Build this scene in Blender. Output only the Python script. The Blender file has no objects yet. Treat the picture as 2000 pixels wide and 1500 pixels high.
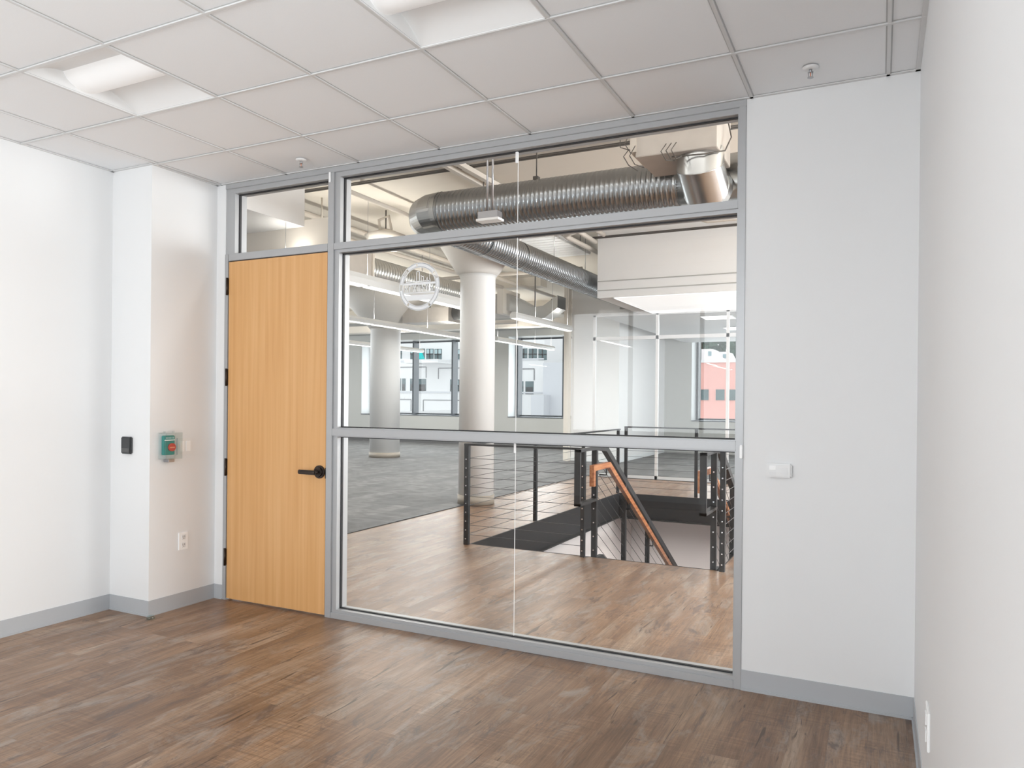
import bpy, bmesh, math, random
from mathutils import Vector, Matrix
random.seed(7)
S = bpy.context.scene
COL = S.collection
PI = math.pi

# ------------------------------------------------------------------ camera
cd = bpy.data.cameras.new('camera')
cam = bpy.data.objects.new('camera', cd); COL.objects.link(cam)
yaw, pit, rol = -0.4588, -0.002, 0.0094
f = Vector((math.sin(yaw)*math.cos(pit), math.cos(yaw)*math.cos(pit), math.sin(pit)))
r = Vector((math.cos(yaw), -math.sin(yaw), 0)); u = r.cross(f)
r2 = r*math.cos(rol) + u*math.sin(rol); u2 = -r*math.sin(rol) + u*math.cos(rol)
M = Matrix((r2, u2, -f)).transposed().to_4x4(); M.translation = Vector((3.3787, -3.8739, 1.4459))
cam.matrix_world = M
cd.sensor_fit = 'HORIZONTAL'; cd.sensor_width = 36.0
cd.lens = 1455.3/2000*36.0
cd.shift_y = 34.09/2000
cd.clip_start = 0.02; cd.clip_end = 300
S.camera = cam

# ------------------------------------------------------------------ world, sun, exposure
S.view_settings.view_transform = 'Standard'; S.view_settings.look = 'None'
S.view_settings.gamma = 1.0; S.view_settings.use_curve_mapping = False
S.view_settings.exposure = 0.06
W = bpy.data.worlds.new('world'); S.world = W; W.use_nodes = True
W.node_tree.nodes['Background'].inputs[0].default_value = (0.93, 0.97, 1.0, 1)
W.node_tree.nodes['Background'].inputs[1].default_value = 1.4
CY = S.cycles
CY.max_bounces = 10; CY.diffuse_bounces = 5; CY.glossy_bounces = 5; CY.transparent_max_bounces = 24
CY.transmission_bounces = 8; CY.use_denoising = True
CY.caustics_reflective = False; CY.caustics_refractive = False
CY.sample_clamp_indirect = 4.0

H = 2.967      # room ceiling
SL = 4.15      # slab above the hall
YF = 16.9      # far facade, inner face
YB = -6.6      # room back wall
XR0 = 3.531

def area(name, loc, rot, sx, sy, power, col=(1, 1, 1), portal=False):
    d = bpy.data.lights.new(name, 'AREA'); d.shape = 'RECTANGLE'; d.size = sx; d.size_y = sy
    d.energy = power; d.color = col
    if portal: d.cycles.is_portal = True
    o = bpy.data.objects.new(name, d); COL.objects.link(o); o.location = loc; o.rotation_euler = rot
    return o
# daylight through the windows behind the camera (just outside their panes)
area('window_daylight', (1.1, YB-0.5, 1.9), (PI/2, 0, 0), 4.2, 1.9, 150, (0.93, 0.965, 1.0))
# added fill through invented windows of the right wall, outside the view
area('side_window_daylight', (XR0+0.5, -4.85, 1.5), (PI/2, 0, PI/2), 3.3, 2.7, 4, (0.93, 0.965, 1.0))
area('side_window_ground_bounce', (XR0+0.9, -4.85, 0.4), (PI/2+1.12, 0, PI/2), 3.3, 1.2, 235, (0.94, 0.98, 1.0))  # added upward fill aimed at the ceiling to brighten it
# daylight through the far facade of the hall and its left side
area('facade_daylight', (-8.5, YF+4.5, 3.2), (-PI/2, 0, 0), 18, 7, 1500, (0.93, 0.97, 1.0))
area('facade_daylight_side', (-16.2, 8.5, 2.1), (0, -PI/2, 0), 2.4, 12, 400, (0.93, 0.97, 1.0))
area('facade_daylight_right', (7.9, 6.0, 2.0), (0, PI/2, 0), 2.6, 10, 850, (0.95, 0.98, 1.0))  # added fill for hall and columns; this wall has no window
area('corridor_lamp', (-0.95, 0.9, 3.78), (0, PI/2, 0), .5, 1.2, 9, (1, .98, .95))  # added above the view to brighten the soffit over the door
# added unseen fill that brightens the lower floor walls
area('lower_floor_light', (0.9, 6.2, -0.75), (0, 0, 0), 1.6, 1.6, 75, (1, 0.96, 0.93))
# added fill without fixtures, out of view, to the right and just behind the glass header
area('hall_ceiling_light', (1.2, .75, 3.95), (0, 0, 0), 3.5, .3, 20, (1, 0.985, 0.955))
area('hall_ceiling_light', (5.6, 5.6, 3.95), (0, 0, 0), 2.0, 6.0, 190, (1, 0.985, 0.955))
area('hall_up_light', (4.8, 5, 3.06), (PI, 0, 0), 2, 6, 60, (1, 0.94, 0.85))

# ------------------------------------------------------------------ materials
MAT = {}
def mat(name, col, rough=0.5, metal=0.0, emit=None, estr=0.0, spec=0.5, noise=0.0, nscale=20, bump=0.0):
    m = bpy.data.materials.new(name); m.use_nodes = True; nt = m.node_tree
    b = nt.nodes['Principled BSDF']
    b.inputs['Base Color'].default_value = (*col, 1); b.inputs['Roughness'].default_value = rough
    b.inputs['Metallic'].default_value = metal; b.inputs['Specular IOR Level'].default_value = spec
    if emit: b.inputs['Emission Color'].default_value = (*emit, 1); b.inputs['Emission Strength'].default_value = estr
    if noise or bump:
        tc = nt.nodes.new('ShaderNodeTexCoord'); n = nt.nodes.new('ShaderNodeTexNoise')
        n.inputs['Scale'].default_value = nscale; n.inputs['Detail'].default_value = 4
        nt.links.new(tc.outputs['Object'], n.inputs['Vector'])
        if noise:
            mx = nt.nodes.new('ShaderNodeMix'); mx.data_type = 'RGBA'
            mx.inputs[6].default_value = tuple(c*(1-noise) for c in col)+(1,)
            mx.inputs[7].default_value = tuple(min(1, c*(1+noise)) for c in col)+(1,)
            nt.links.new(n.outputs['Fac'], mx.inputs[0]); nt.links.new(mx.outputs[2], b.inputs['Base Color'])
        if bump:
            bp = nt.nodes.new('ShaderNodeBump'); bp.inputs['Strength'].default_value = bump; bp.inputs['Distance'].default_value = 0.003
            nt.links.new(n.outputs['Fac'], bp.inputs['Height']); nt.links.new(bp.outputs[0], b.inputs['Normal'])
    MAT[name] = m; return m
mat('paint', (0.81, 0.813, 0.818), 0.6, bump=0.05, nscale=180)
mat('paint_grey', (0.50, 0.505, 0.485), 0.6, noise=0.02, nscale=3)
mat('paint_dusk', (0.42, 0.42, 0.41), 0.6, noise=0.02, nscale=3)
mat('slab_paint', (0.78, 0.73, 0.65), 0.75, noise=0.04, nscale=1.5)
mat('cream_paint', (0.80, 0.75, 0.68), 0.6, noise=0.02, nscale=2)
mat('lower_paint', (0.66, 0.62, 0.61), 0.6, noise=0.02, nscale=2)
mat('tile', (0.86, 0.87, 0.885), 0.85, noise=0.03, nscale=260, bump=0.15)
mat('grid', (0.68, 0.68, 0.68), 0.4, noise=0.02, nscale=20)
mat('grid_reveal', (0.5, 0.5, 0.5), 0.6, noise=0.02, nscale=20)
mat('vinyl', (0.46, 0.475, 0.495), 0.45, noise=0.02, nscale=12)
mat('frame', (0.44, 0.445, 0.455), 0.38, metal=0.25, noise=0.015, nscale=60)
mat('frame_light', (0.66, 0.665, 0.67), 0.4, metal=0.1, noise=0.015, nscale=60)
mat('gasket', (0.012, 0.012, 0.014), 0.5, noise=0.1, nscale=60)
mat('bronze', (0.055, 0.042, 0.036), 0.38, metal=0.8, noise=0.15, nscale=60)
mat('steel_black', (0.014, 0.015, 0.017), 0.5, noise=0.15, nscale=30)
mat('bolt', (0.75, 0.76, 0.78), 0.25, metal=1, noise=0.03, nscale=30)
mat('cable_dark', (0.13, 0.13, 0.135), 0.4, metal=0.8, noise=0.03, nscale=30)
mat('cable', (0.42, 0.42, 0.44), 0.3, metal=0.9, noise=0.03, nscale=30)
mat('white_plastic', (0.82, 0.82, 0.82), 0.35, noise=0.01, nscale=30)
mat('white_bright', (0.95, 0.95, 0.95), 0.3, noise=0.01, nscale=30)
mat('dark_plastic', (0.045, 0.047, 0.05), 0.45, noise=0.1, nscale=90)
mat('teal', (0.012, 0.28, 0.25), 0.35, noise=0.05, nscale=30)
mat('red', (0.62, 0.06, 0.05), 0.35, noise=0.05, nscale=30)
mat('orange', (0.85, 0.33, 0.2), 0.4, noise=0.05, nscale=30)
mat('slot', (0.10, 0.10, 0.10), 0.6, noise=0.05, nscale=30)
mat('light_panel', (0.9, 0.9, 0.9), 0.4, emit=(1, 1, 1), estr=0.12)
mat('light_reflector', (0.80, 0.80, 0.80), 0.35, noise=0.01, nscale=30)
mat('tube', (1, 1, 1), 0.4, emit=(1, 0.99, 0.96), estr=1.6)
mat('lum', (.9, .9, .9), 0.5, emit=(1, 1, 1), estr=0.55)  # glow added to make the canopy underside bright
mat('office_tube', (1, 1, 1), 0.4, emit=(1, 1, 1), estr=2.2)
mat('pendant', (0.74, 0.74, 0.73), 0.35, noise=0.02, nscale=30)
mat('pipe_paint', (0.62, 0.57, 0.51), 0.55, noise=0.06, nscale=10)
mat('concrete_paint', (0.66, 0.655, 0.645), 0.7, noise=0.05, nscale=6, bump=0.2)
mat('duct_flat', (0.52, 0.53, 0.53), 0.27, metal=1.0, noise=0.12, nscale=5)
mat('duct_pale', (0.78, 0.77, 0.74), 0.32, metal=1.0, noise=0.08, nscale=4)
mat('duct_board', (0.52, 0.48, 0.44), 0.55, noise=0.12, nscale=9)
mat('wire', (0.10, 0.09, 0.08), 0.6, noise=0.1, nscale=9)
mat('facade_white', (0.82, 0.82, 0.82), 0.7, noise=0.02, nscale=2)
mat('facade_shade', (0.62, 0.63, 0.66), 0.7, noise=0.02, nscale=2)
mat('facade_line', (0.20, 0.20, 0.21), 0.7, noise=0.05, nscale=2)
mat('facade_red', (0.82, 0.42, 0.37), 0.75, noise=0.04, nscale=3)
mat('far_glass', (0.10, 0.15, 0.16), 0.12, noise=0.35, nscale=0.8)
mat('far_blind', (0.42, 0.55, 0.58), 0.4, noise=0.08, nscale=2)
mat('far_dark', (0.03, 0.03, 0.032), 0.5, noise=0.1, nscale=2)
mat('mullion_dark', (0.05, 0.062, 0.075), 0.5, metal=0.0, noise=0.08, nscale=4)
mat('jamb', (0.80, 0.83, 0.84), 0.5, noise=0.01, nscale=4)
mat('leaf', (0.03, 0.085, 0.05), 0.8, noise=0.6, nscale=2.5)
mat('bark', (0.08, 0.06, 0.045), 0.8, noise=0.3, nscale=6)
mat('asphalt', (0.35, 0.35, 0.35), 0.9, noise=0.1, nscale=1)
mat('truck_white', (0.85, 0.86, 0.88), 0.35, noise=0.02, nscale=2)
mat('truck_glass', (0.25, 0.40, 0.45), 0.15, noise=0.1, nscale=2)
mat('parasol_teal', (0.0, 0.62, 0.62), 0.6, noise=0.08, nscale=3)
mat('decal', (0.80, 0.81, 0.82), 0.6, noise=0.01, nscale=30)

def glassmat(name, tint=(0.985, 0.992, 0.99), ior=1.45, boost=1.0):
    m = bpy.data.materials.new(name); m.use_nodes = True; nt = m.node_tree; nt.nodes.clear()
    o = nt.nodes.new('ShaderNodeOutputMaterial'); t = nt.nodes.new('ShaderNodeBsdfTransparent'); g = nt.nodes.new('ShaderNodeBsdfGlossy')
    g.inputs['Roughness'].default_value = 0.0; g.inputs['Color'].default_value = (boost, boost, boost, 1)
    t.inputs['Color'].default_value = (*tint, 1)
    fr = nt.nodes.new('ShaderNodeFresnel'); fr.inputs['IOR'].default_value = ior
    mx = nt.nodes.new('ShaderNodeMixShader')
    ge = nt.nodes.new('ShaderNodeNewGeometry'); mu = nt.nodes.new('ShaderNodeMath'); mu.operation = 'MULTIPLY'; iv = nt.nodes.new('ShaderNodeMath'); iv.operation = 'SUBTRACT'; iv.inputs[0].default_value = 1.0
    nt.links.new(ge.outputs['Backfacing'], iv.inputs[1]); nt.links.new(iv.outputs[0], mu.inputs[0]); nt.links.new(fr.outputs[0], mu.inputs[1])
    nt.links.new(mu.outputs[0], mx.inputs[0]); nt.links.new(t.outputs[0], mx.inputs[1]); nt.links.new(g.outputs[0], mx.inputs[2])
    nt.links.new(mx.outputs[0], o.inputs[0]); MAT[name] = m; return m
glassmat('glass', ior=1.40); glassmat('clear_plastic', (0.93, 0.95, 0.95), 1.5); glassmat('glass_edge', (0.80, 0.88, 0.88), 1.6)

def wood_floor():
    m = bpy.data.materials.new('plank_floor'); m.use_nodes = True; nt = m.node_tree; N = nt.nodes; L = nt.links
    b = N['Principled BSDF']; tc = N.new('ShaderNodeTexCoord')
    mp = N.new('ShaderNodeMapping'); mp.inputs['Rotation'].default_value = (0, 0, PI/2)
    L.new(tc.outputs['Object'], mp.inputs['Vector'])
    br = N.new('ShaderNodeTexBrick'); br.inputs['Scale'].default_value = 1.0
    br.inputs['Brick Width'].default_value = 1.22; br.inputs['Row Height'].default_value = 0.152
    br.inputs['Mortar Size'].default_value = 0.0008; br.inputs['Mortar Smooth'].default_value = 0.3
    br.inputs['Color1'].default_value = (0.0, 0.0, 0.0, 1); br.inputs['Color2'].default_value = (1, 1, 1, 1)
    br.inputs['Mortar'].default_value = (0.35, 0.35, 0.35, 1); br.offset = 0.37
    L.new(mp.outputs[0], br.inputs['Vector'])
    def noise(sc, scale, det=6, rough=0.6, dist=0.0, off=None):
        q = N.new('ShaderNodeMapping'); q.inputs['Scale'].default_value = sc
        L.new(tc.outputs['Object'], q.inputs['Vector'])
        n = N.new('ShaderNodeTexNoise'); n.inputs['Scale'].default_value = scale; n.inputs['Detail'].default_value = det
        n.inputs['Roughness'].default_value = rough; n.inputs['Distortion'].default_value = dist
        if off:
            ad = N.new('ShaderNodeVectorMath'); ad.operation = 'MULTIPLY_ADD'
            ad.inputs[1].default_value = (off, off, off)
            L.new(br.outputs['Color'], ad.inputs[0]); L.new(q.outputs[0], ad.inputs[2]); L.new(ad.outputs[0], n.inputs['Vector'])
        else: L.new(q.outputs[0], n.inputs['Vector'])
        return n.outputs['Fac']
    def ramp(src, stops):
        rp = N.new('ShaderNodeValToRGB'); e = rp.color_ramp.elements
        e[0].position, e[0].color = stops[0][0], (*stops[0][1], 1); e[1].position, e[1].color = stops[-1][0], (*stops[-1][1], 1)
        for p, c in stops[1:-1]:
            k = e.new(p); k.color = (*c, 1)
        L.new(src, rp.inputs[0]); return rp.outputs[0]
    def mix(a, bb, fac, mode='MIX'):
        x = N.new('ShaderNodeMix'); x.data_type = 'RGBA'; x.blend_type = mode
        L.new(a, x.inputs[6])
        if isinstance(bb, tuple): x.inputs[7].default_value = (*bb, 1)
        else: L.new(bb, x.inputs[7])
        if isinstance(fac, float): x.inputs[0].default_value = fac
        else: L.new(fac, x.inputs[0])
        return x.outputs[2]
    big = noise((2.6, 0.55, 1), 1.6, 5, 0.6, 0.4, 7.0)
    base = ramp(big, [(0.28, (0.105, 0.064, 0.042)), (0.45, (0.170, 0.107, 0.070)), (0.58, (0.220, 0.148, 0.102)), (0.74, (0.29, 0.225, 0.175))])
    base = mix(base, ramp(br.outputs['Color'], [(0, (0.84, 0.84, 0.84)), (1, (1.10, 1.09, 1.08))]), 0.6, 'MULTIPLY')
    grain = noise((34, 1.3, 1), 2.6, 10, 0.78, 0.25, 3.0)
    base = mix(base, ramp(grain, [(0.34, (0.52, 0.49, 0.47)), (0.66, (1.42, 1.42, 1.42))]), 0.85, 'MULTIPLY')
    cross = noise((1.0, 26, 1), 2.2, 9, 0.8, 0.1)          # saw marks across the boards
    cm = noise((1.8, 1.2, 1), 2.0, 4, 0.6, 0.8)
    base = mix(base, ramp(cross, [(0.38, (0.60, 0.58, 0.57)), (0.62, (1.45, 1.45, 1.45))]), ramp(cm, [(0.45, (0, 0, 0)), (0.62, (0.7, 0.7, 0.7))]), 'MULTIPLY')
    grey = noise((3.0, 1.0, 1), 2.0, 9, 0.75, 0.7, 4.0)
    base = mix(base, (0.25, 0.23, 0.21), ramp(grey, [(0.51, (0, 0, 0)), (0.66, (0.6, 0.6, 0.6))]))
    dark = noise((5.0, 1.6, 1), 2.4, 9, 0.78, 0.6, 5.0)
    base = mix(base, (0.075, 0.055, 0.048), ramp(dark, [(0.53, (0, 0, 0)), (0.64, (0.8, 0.8, 0.8))]))
    knot = noise((20, 1.4, 1), 1.8, 2, 0.5, 0.8, 3.0)
    base = mix(base, (0.05, 0.03, 0.022), ramp(knot, [(0.665, (0, 0, 0)), (0.71, (0.85, 0.85, 0.85))]))
    base = mix(base, (0.10, 0.07, 0.05), ramp(br.outputs['Fac'], [(0, (0, 0, 0)), (1, (.6, .6, .6))]))
    hs = N.new('ShaderNodeHueSaturation'); hs.inputs['Saturation'].default_value = 1.1; hs.inputs['Value'].default_value = 1.32
    L.new(base, hs.inputs['Color'])
    L.new(hs.outputs[0], b.inputs['Base Color'])
    rr = ramp(grain, [(0.3, (0.30, 0.30, 0.30)), (0.7, (0.42, 0.42, 0.42))]); L.new(rr, b.inputs['Roughness'])
    b.inputs['Specular IOR Level'].default_value = 0.45
    bp = N.new('ShaderNodeBump'); bp.inputs['Strength'].default_value = 0.12; bp.inputs['Distance'].default_value = 0.002
    L.new(grain, bp.inputs['Height']); L.new(bp.outputs[0], b.inputs['Normal'])
    MAT['planks'] = m
wood_floor()

def streak(name, stops, sc, scale, rough, spec=0.5, det=5, dist=0.3):
    m = bpy.data.materials.new(name); m.use_nodes = True; nt = m.node_tree; N = nt.nodes; L = nt.links
    b = N['Principled BSDF']; tc = N.new('ShaderNodeTexCoord'); q = N.new('ShaderNodeMapping'); q.inputs['Scale'].default_value = sc
    n = N.new('ShaderNodeTexNoise'); n.inputs['Scale'].default_value = scale; n.inputs['Detail'].default_value = det; n.inputs['Distortion'].default_value = dist
    rp = N.new('ShaderNodeValToRGB'); e = rp.color_ramp.elements
    e[0].position, e[0].color = stops[0][0], (*stops[0][1], 1); e[1].position, e[1].color = stops[-1][0], (*stops[-1][1], 1)
    for p, c in stops[1:-1]: e.new(p).color = (*c, 1)
    L.new(tc.outputs['Object'], q.inputs[0]); L.new(q.outputs[0], n.inputs['Vector']); L.new(n.outputs['Fac'], rp.inputs[0])
    L.new(rp.outputs[0], b.inputs['Base Color']); b.inputs['Roughness'].default_value = rough; b.inputs['Specular IOR Level'].default_value = spec
    MAT[name] = m
streak('maple', [(0.3, (0.64, 0.335, 0.125)), (0.5, (0.69, 0.38, 0.155)), (0.7, (0.73, 0.42, 0.185))], (30, 30, 0.8), 1.0, 0.36)
streak('rail_wood', [(0.3, (0.24, 0.07, 0.028)), (0.5, (0.42, 0.16, 0.065)), (0.7, (0.54, 0.26, 0.12))], (60, 6, 60), 0.7, 0.3)

def carpet():
    m = bpy.data.materials.new('carpet'); m.use_nodes = True; nt = m.node_tree; N = nt.nodes; L = nt.links
    b = N['Principled BSDF']; tc = N.new('ShaderNodeTexCoord')
    br = N.new('ShaderNodeTexBrick'); br.inputs['Scale'].default_value = 1.0; br.inputs['Brick Width'].default_value = 1.0
    br.inputs['Row Height'].default_value = 0.25; br.inputs['Mortar Size'].default_value = 0.0
    br.inputs['Color1'].default_value = (0.046, 0.047, 0.048, 1); br.inputs['Color2'].default_value = (0.092, 0.091, 0.09, 1)
    mp = N.new('ShaderNodeMapping'); mp.inputs['Rotation'].default_value = (0, 0, PI/2 + 0.0)
    L.new(tc.outputs['Object'], mp.inputs[0]); L.new(mp.outputs[0], br.inputs['Vector'])
    n = N.new('ShaderNodeTexNoise'); n.inputs['Scale'].default_value = 2.5; n.inputs['Detail'].default_value = 6; n.inputs['Distortion'].default_value = 1.5
    q = N.new('ShaderNodeMapping'); q.inputs['Scale'].default_value = (1.2, 1.6, 1)
    L.new(tc.outputs['Object'], q.inputs[0]); L.new(q.outputs[0], n.inputs['Vector'])
    rp = N.new('ShaderNodeValToRGB'); e = rp.color_ramp.elements
    e[0].position, e[0].color = 0.35, (0.55, 0.55, 0.55, 1); e[1].position, e[1].color = 0.65, (1.45, 1.45, 1.43, 1)
    L.new(n.outputs['Fac'], rp.inputs[0])
    x = N.new('ShaderNodeMix'); x.data_type = 'RGBA'; x.blend_type = 'MULTIPLY'; x.inputs[0].default_value = 1.0
    L.new(br.outputs['Color'], x.inputs[6]); L.new(rp.outputs[0], x.inputs[7]); L.new(x.outputs[2], b.inputs['Base Color'])
    b.inputs['Roughness'].default_value = 0.75; b.inputs['Specular IOR Level'].default_value = 0.5
    b.inputs['Sheen Weight'].default_value = 0.1
    MAT['carpet'] = m
carpet()

def spiral_mat():
    m = mat('duct_spiral', (0.36, 0.375, 0.39), 0.26, metal=1.0, noise=0.10, nscale=4)
spiral_mat()

# ------------------------------------------------------------------ mesh helpers
class MB:
    def __init__(s): s.b = bmesh.new()
    def box(s, x0, x1, y0, y1, z0, z1, bev=0.0, rot=None, piv=None):
        v = [s.b.verts.new((x, y, z)) for z in (z0, z1) for (x, y) in ((x0, y0), (x1, y0), (x1, y1), (x0, y1))]
        fs = [s.b.faces.new([v[i] for i in q]) for q in ((3, 2, 1, 0), (4, 5, 6, 7), (0, 1, 5, 4), (1, 2, 6, 5), (2, 3, 7, 6), (3, 0, 4, 7))]
        if bev:
            es = list({e for f_ in fs for e in f_.edges})
            r_ = bmesh.ops.bevel(s.b, geom=es, offset=bev, segments=2, affect='EDGES')
            v = list({q for f_ in r_['faces'] for q in f_.verts} | {q for q in v if q.is_valid})
        if rot is not None:
            bmesh.ops.rotate(s.b, verts=v, cent=piv or Vector(((x0+x1)/2, (y0+y1)/2, (z0+z1)/2)), matrix=rot)
        return s
    def tube(s, pts, rad, n=10, cap=True, close=False):
        pts = [Vector(p) for p in pts]; rings = []
        up = None
        for i, p in enumerate(pts):
            if i == 0: t = pts[1]-p
            elif i == len(pts)-1: t = p-pts[i-1]
            else: t = (pts[i+1]-p).normalized() + (p-pts[i-1]).normalized()
            t.normalize()
            if up is None: up = Vector((0, 0, 1)) if abs(t.z) < 0.9 else Vector((1, 0, 0))
            a = t.cross(up).normalized(); bb = a.cross(t).normalized(); up = bb
            rr = rad[i] if isinstance(rad, (list, tuple)) else rad
            if 0 < i < len(pts)-1:
                c = (pts[i+1]-p).normalized().dot((p-pts[i-1]).normalized()); k = 1/max(0.5, math.sqrt((1+c)/2))
            else: k = 1
            rings.append([s.b.verts.new(p + (a*math.cos(2*PI*j/n) + bb*math.sin(2*PI*j/n))*rr) for j in range(n)])
        for A, B in zip(rings, rings[1:]):
            for j in range(n): s.b.faces.new((A[j], A[(j+1) % n], B[(j+1) % n], B[j])).smooth = True
        if cap: s.b.faces.new(rings[0][::-1]); s.b.faces.new(rings[-1])
        return s
    def mitre(s, pts, rad, n=36):
        pts = [Vector(p) for p in pts]
        up = None; R = []
        for i, p in enumerate(pts):
            t = ((pts[min(i+1, len(pts)-1)]-p).normalized() if i < len(pts)-1 else Vector()) + ((p-pts[i-1]).normalized() if i else Vector())
            t.normalize(); a = Vector((1, 0, 0)) if abs(t.x) < .5 else Vector((0, 0, 1)); a = (a - t*a.dot(t)).normalized(); c = t.cross(a)
            seg = (pts[i+1]-p).normalized() if i < len(pts)-1 else (p-pts[i-1]).normalized()
            k = 1/max(.5, seg.dot(t))
            R.append([p + a*rad*math.cos(2*PI*j/n) + c*rad*k*math.sin(2*PI*j/n) if abs(a.x) > .5 else p + a*rad*math.cos(2*PI*j/n) + c*rad*k*math.sin(2*PI*j/n) for j in range(n)])
        for P, Q in zip(R, R[1:]):
            A = [s.b.verts.new(q) for q in P]; C = [s.b.verts.new(q) for q in Q]
            for j in range(n): s.b.faces.new((A[j], A[(j+1) % n], C[(j+1) % n], C[j])).smooth = True
        for P in R[1:-1]:
            s.tube([P[j] for j in range(0, n, 2)]+[P[0], P[2]], .005, 5, cap=False)
        return s
    def lathe(s, prof, cx, cy, n=48, cap=True):
        rings = [[s.b.verts.new((cx+r_*math.cos(2*PI*j/n), cy+r_*math.sin(2*PI*j/n), z)) for j in range(n)] for r_, z in prof]
        for A, B in zip(rings, rings[1:]):
            for j in range(n): s.b.faces.new((A[j], A[(j+1) % n], B[(j+1) % n], B[j])).smooth = True
        if cap: s.b.faces.new(rings[0][::-1]); s.b.faces.new(rings[-1])
        return s
    def prism(s, poly, axis, a, b_):
        # poly: 2d points; axis 'x': (y,z) points extruded in x ; 'y': (x,z) ; 'z': (x,y)
        def P(q, t): return (t, q[0], q[1]) if axis == 'x' else ((q[0], t, q[1]) if axis == 'y' else (q[0], q[1], t))
        A = [s.b.verts.new(P(q, a)) for q in poly]; B = [s.b.verts.new(P(q, b_)) for q in poly]
        n = len(poly); s.b.faces.new(A); s.b.faces.new(B[::-1])
        for i in range(n): s.b.faces.new((A[i], B[i], B[(i+1) % n], A[(i+1) % n]))
        return s
    def disc(s, c, rad, depth, axis='y', n=24, sc=(1, 1)):
        c = Vector(c)
        ax = {'x': (Vector((0, 1, 0)), Vector((0, 0, 1)), Vector((1, 0, 0))), 'y': (Vector((1, 0, 0)), Vector((0, 0, 1)), Vector((0, 1, 0))), 'z': (Vector((1, 0, 0)), Vector((0, 1, 0)), Vector((0, 0, 1)))}[axis]
        A = [s.b.verts.new(c + ax[0]*rad*sc[0]*math.cos(2*PI*j/n) + ax[1]*rad*sc[1]*math.sin(2*PI*j/n) - ax[2]*depth/2) for j in range(n)]
        B = [s.b.verts.new(v.co + ax[2]*depth) for v in A]
        s.b.faces.new(A); s.b.faces.new(B[::-1])
        for j in range(n): s.b.faces.new((A[j], B[j], B[(j+1) % n], A[(j+1) % n])).smooth = True
        return s
    def build(s, name, m, parent=None):
        bmesh.ops.recalc_face_normals(s.b, faces=s.b.faces[:])
        me = bpy.data.meshes.new(name); s.b.to_mesh(me); s.b.free()
        me.materials.append(MAT[m]); o = bpy.data.objects.new(name, me); COL.objects.link(o)
        if parent: o.parent = parent; o.matrix_parent_inverse = Matrix.Translation(parent.location).inverted() if parent.type == 'EMPTY' and parent.parent is None else parent_inv(parent)
        return o
def parent_inv(p):
    loc = Vector((0, 0, 0)); q = p
    if q.type == 'EMPTY': return Matrix.Translation(q.location).inverted()
    return Matrix.Identity(4)
def tag(o, label, cat, group=None, kind=None):
    o['label'] = label; o['category'] = cat
    if group: o['group'] = group
    if kind: o['kind'] = kind
    return o
def thing(name, label, cat, loc, group=None, kind=None):
    o = bpy.data.objects.new(name, None); COL.objects.link(o); o.location = loc; o.empty_display_size = 0.1
    return tag(o, label, cat, group, kind)
def B(*a, **k): return MB().box(*a, **k)
def struct(o, label, cat): return tag(o, label, cat, None, 'structure')

# ------------------------------------------------------------------ room shell
XL, XR, XP, YP = -1.307, 3.531, -0.919, -0.539
FX0, FX1 = -0.833, 2.765
OX0, OX1, OY0, OY1 = -0.30, 2.16, 2.63, 7.40          # stair opening
b = MB()
def quadz(b, x0, x1, y0, y1, z):
    b.b.faces.new([b.b.verts.new(p) for p in ((x0, y0, z), (x1, y0, z), (x1, y1, z), (x0, y1, z))])
b.box(XL-.1, XR+.1, YB-.1, 0.0, -.15, 0)
struct(b.build('floor', 'planks'), 'brown weathered wood plank floor of the empty office', 'floor')
b = MB()
b.box(-1.72, 8, 0.0, OY0, -.15, 0).box(-1.72, OX0, OY0, OY1, -.15, 0).box(OX1, 8, OY0, OY1, -.15, 0).box(-1.72, 8, OY1, 9.6, -.15, 0)
struct(b.build('floor', 'planks'), 'wood plank floor of the hall around the stair opening', 'floor')
struct(B(-16.5, -1.75, 0.12, YF, -.15, 0.004).box(-1.75, 8, 9.6, YF, -.15, 0.004).build('floor', 'carpet'), 'grey mottled carpet floor of the open hall', 'floor')
struct(B(-1.75, -1.70, 0.12, 9.6, -.02, 0.009).box(-1.70, 8, 9.57, 9.62, -.02, 0.007).build('trim_1', 'steel_black'), 'dark edge strip between the carpet and the plank floor', 'trim')

struct(B(XL-.12, XL, YB, 0.12, 0, H+.3).build('wall_left', 'paint'), 'plain white wall on the left side of the office', 'wall')
struct(B(XR, XR+.12, -3.15, 0.12, 0, H+.3).box(XR, XR+.12, YB, -3.15, 0, .12).box(XR, XR+.12, YB, -3.15, 2.82, H+.3).box(XR, XR+.12, YB, -6.45, .12, 2.82).build('wall_right', 'paint'), 'plain white wall at the right edge of the photo', 'wall')
struct(B(XL, XP, YP, 0.0, 0, H+.02).build('wall_pillar', 'paint'), 'boxed white wall pier in the left corner, carrying the teal button', 'wall')
struct(B(XL-.12, FX0, 0.0, 0.12, 0, H).box(FX1, XR+.12, 0.0, 0.12, 0, H).box(-16.5, XL-.12, 0.0, 0.12, 0, SL).box(XR+.12, 8, 0, .12, 0, SL)
       .box(XL-.12, XR+.12, 0.0, .12, H, SL).build('wall_front', 'paint'), 'white wall around the glazed office front', 'wall')
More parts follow.
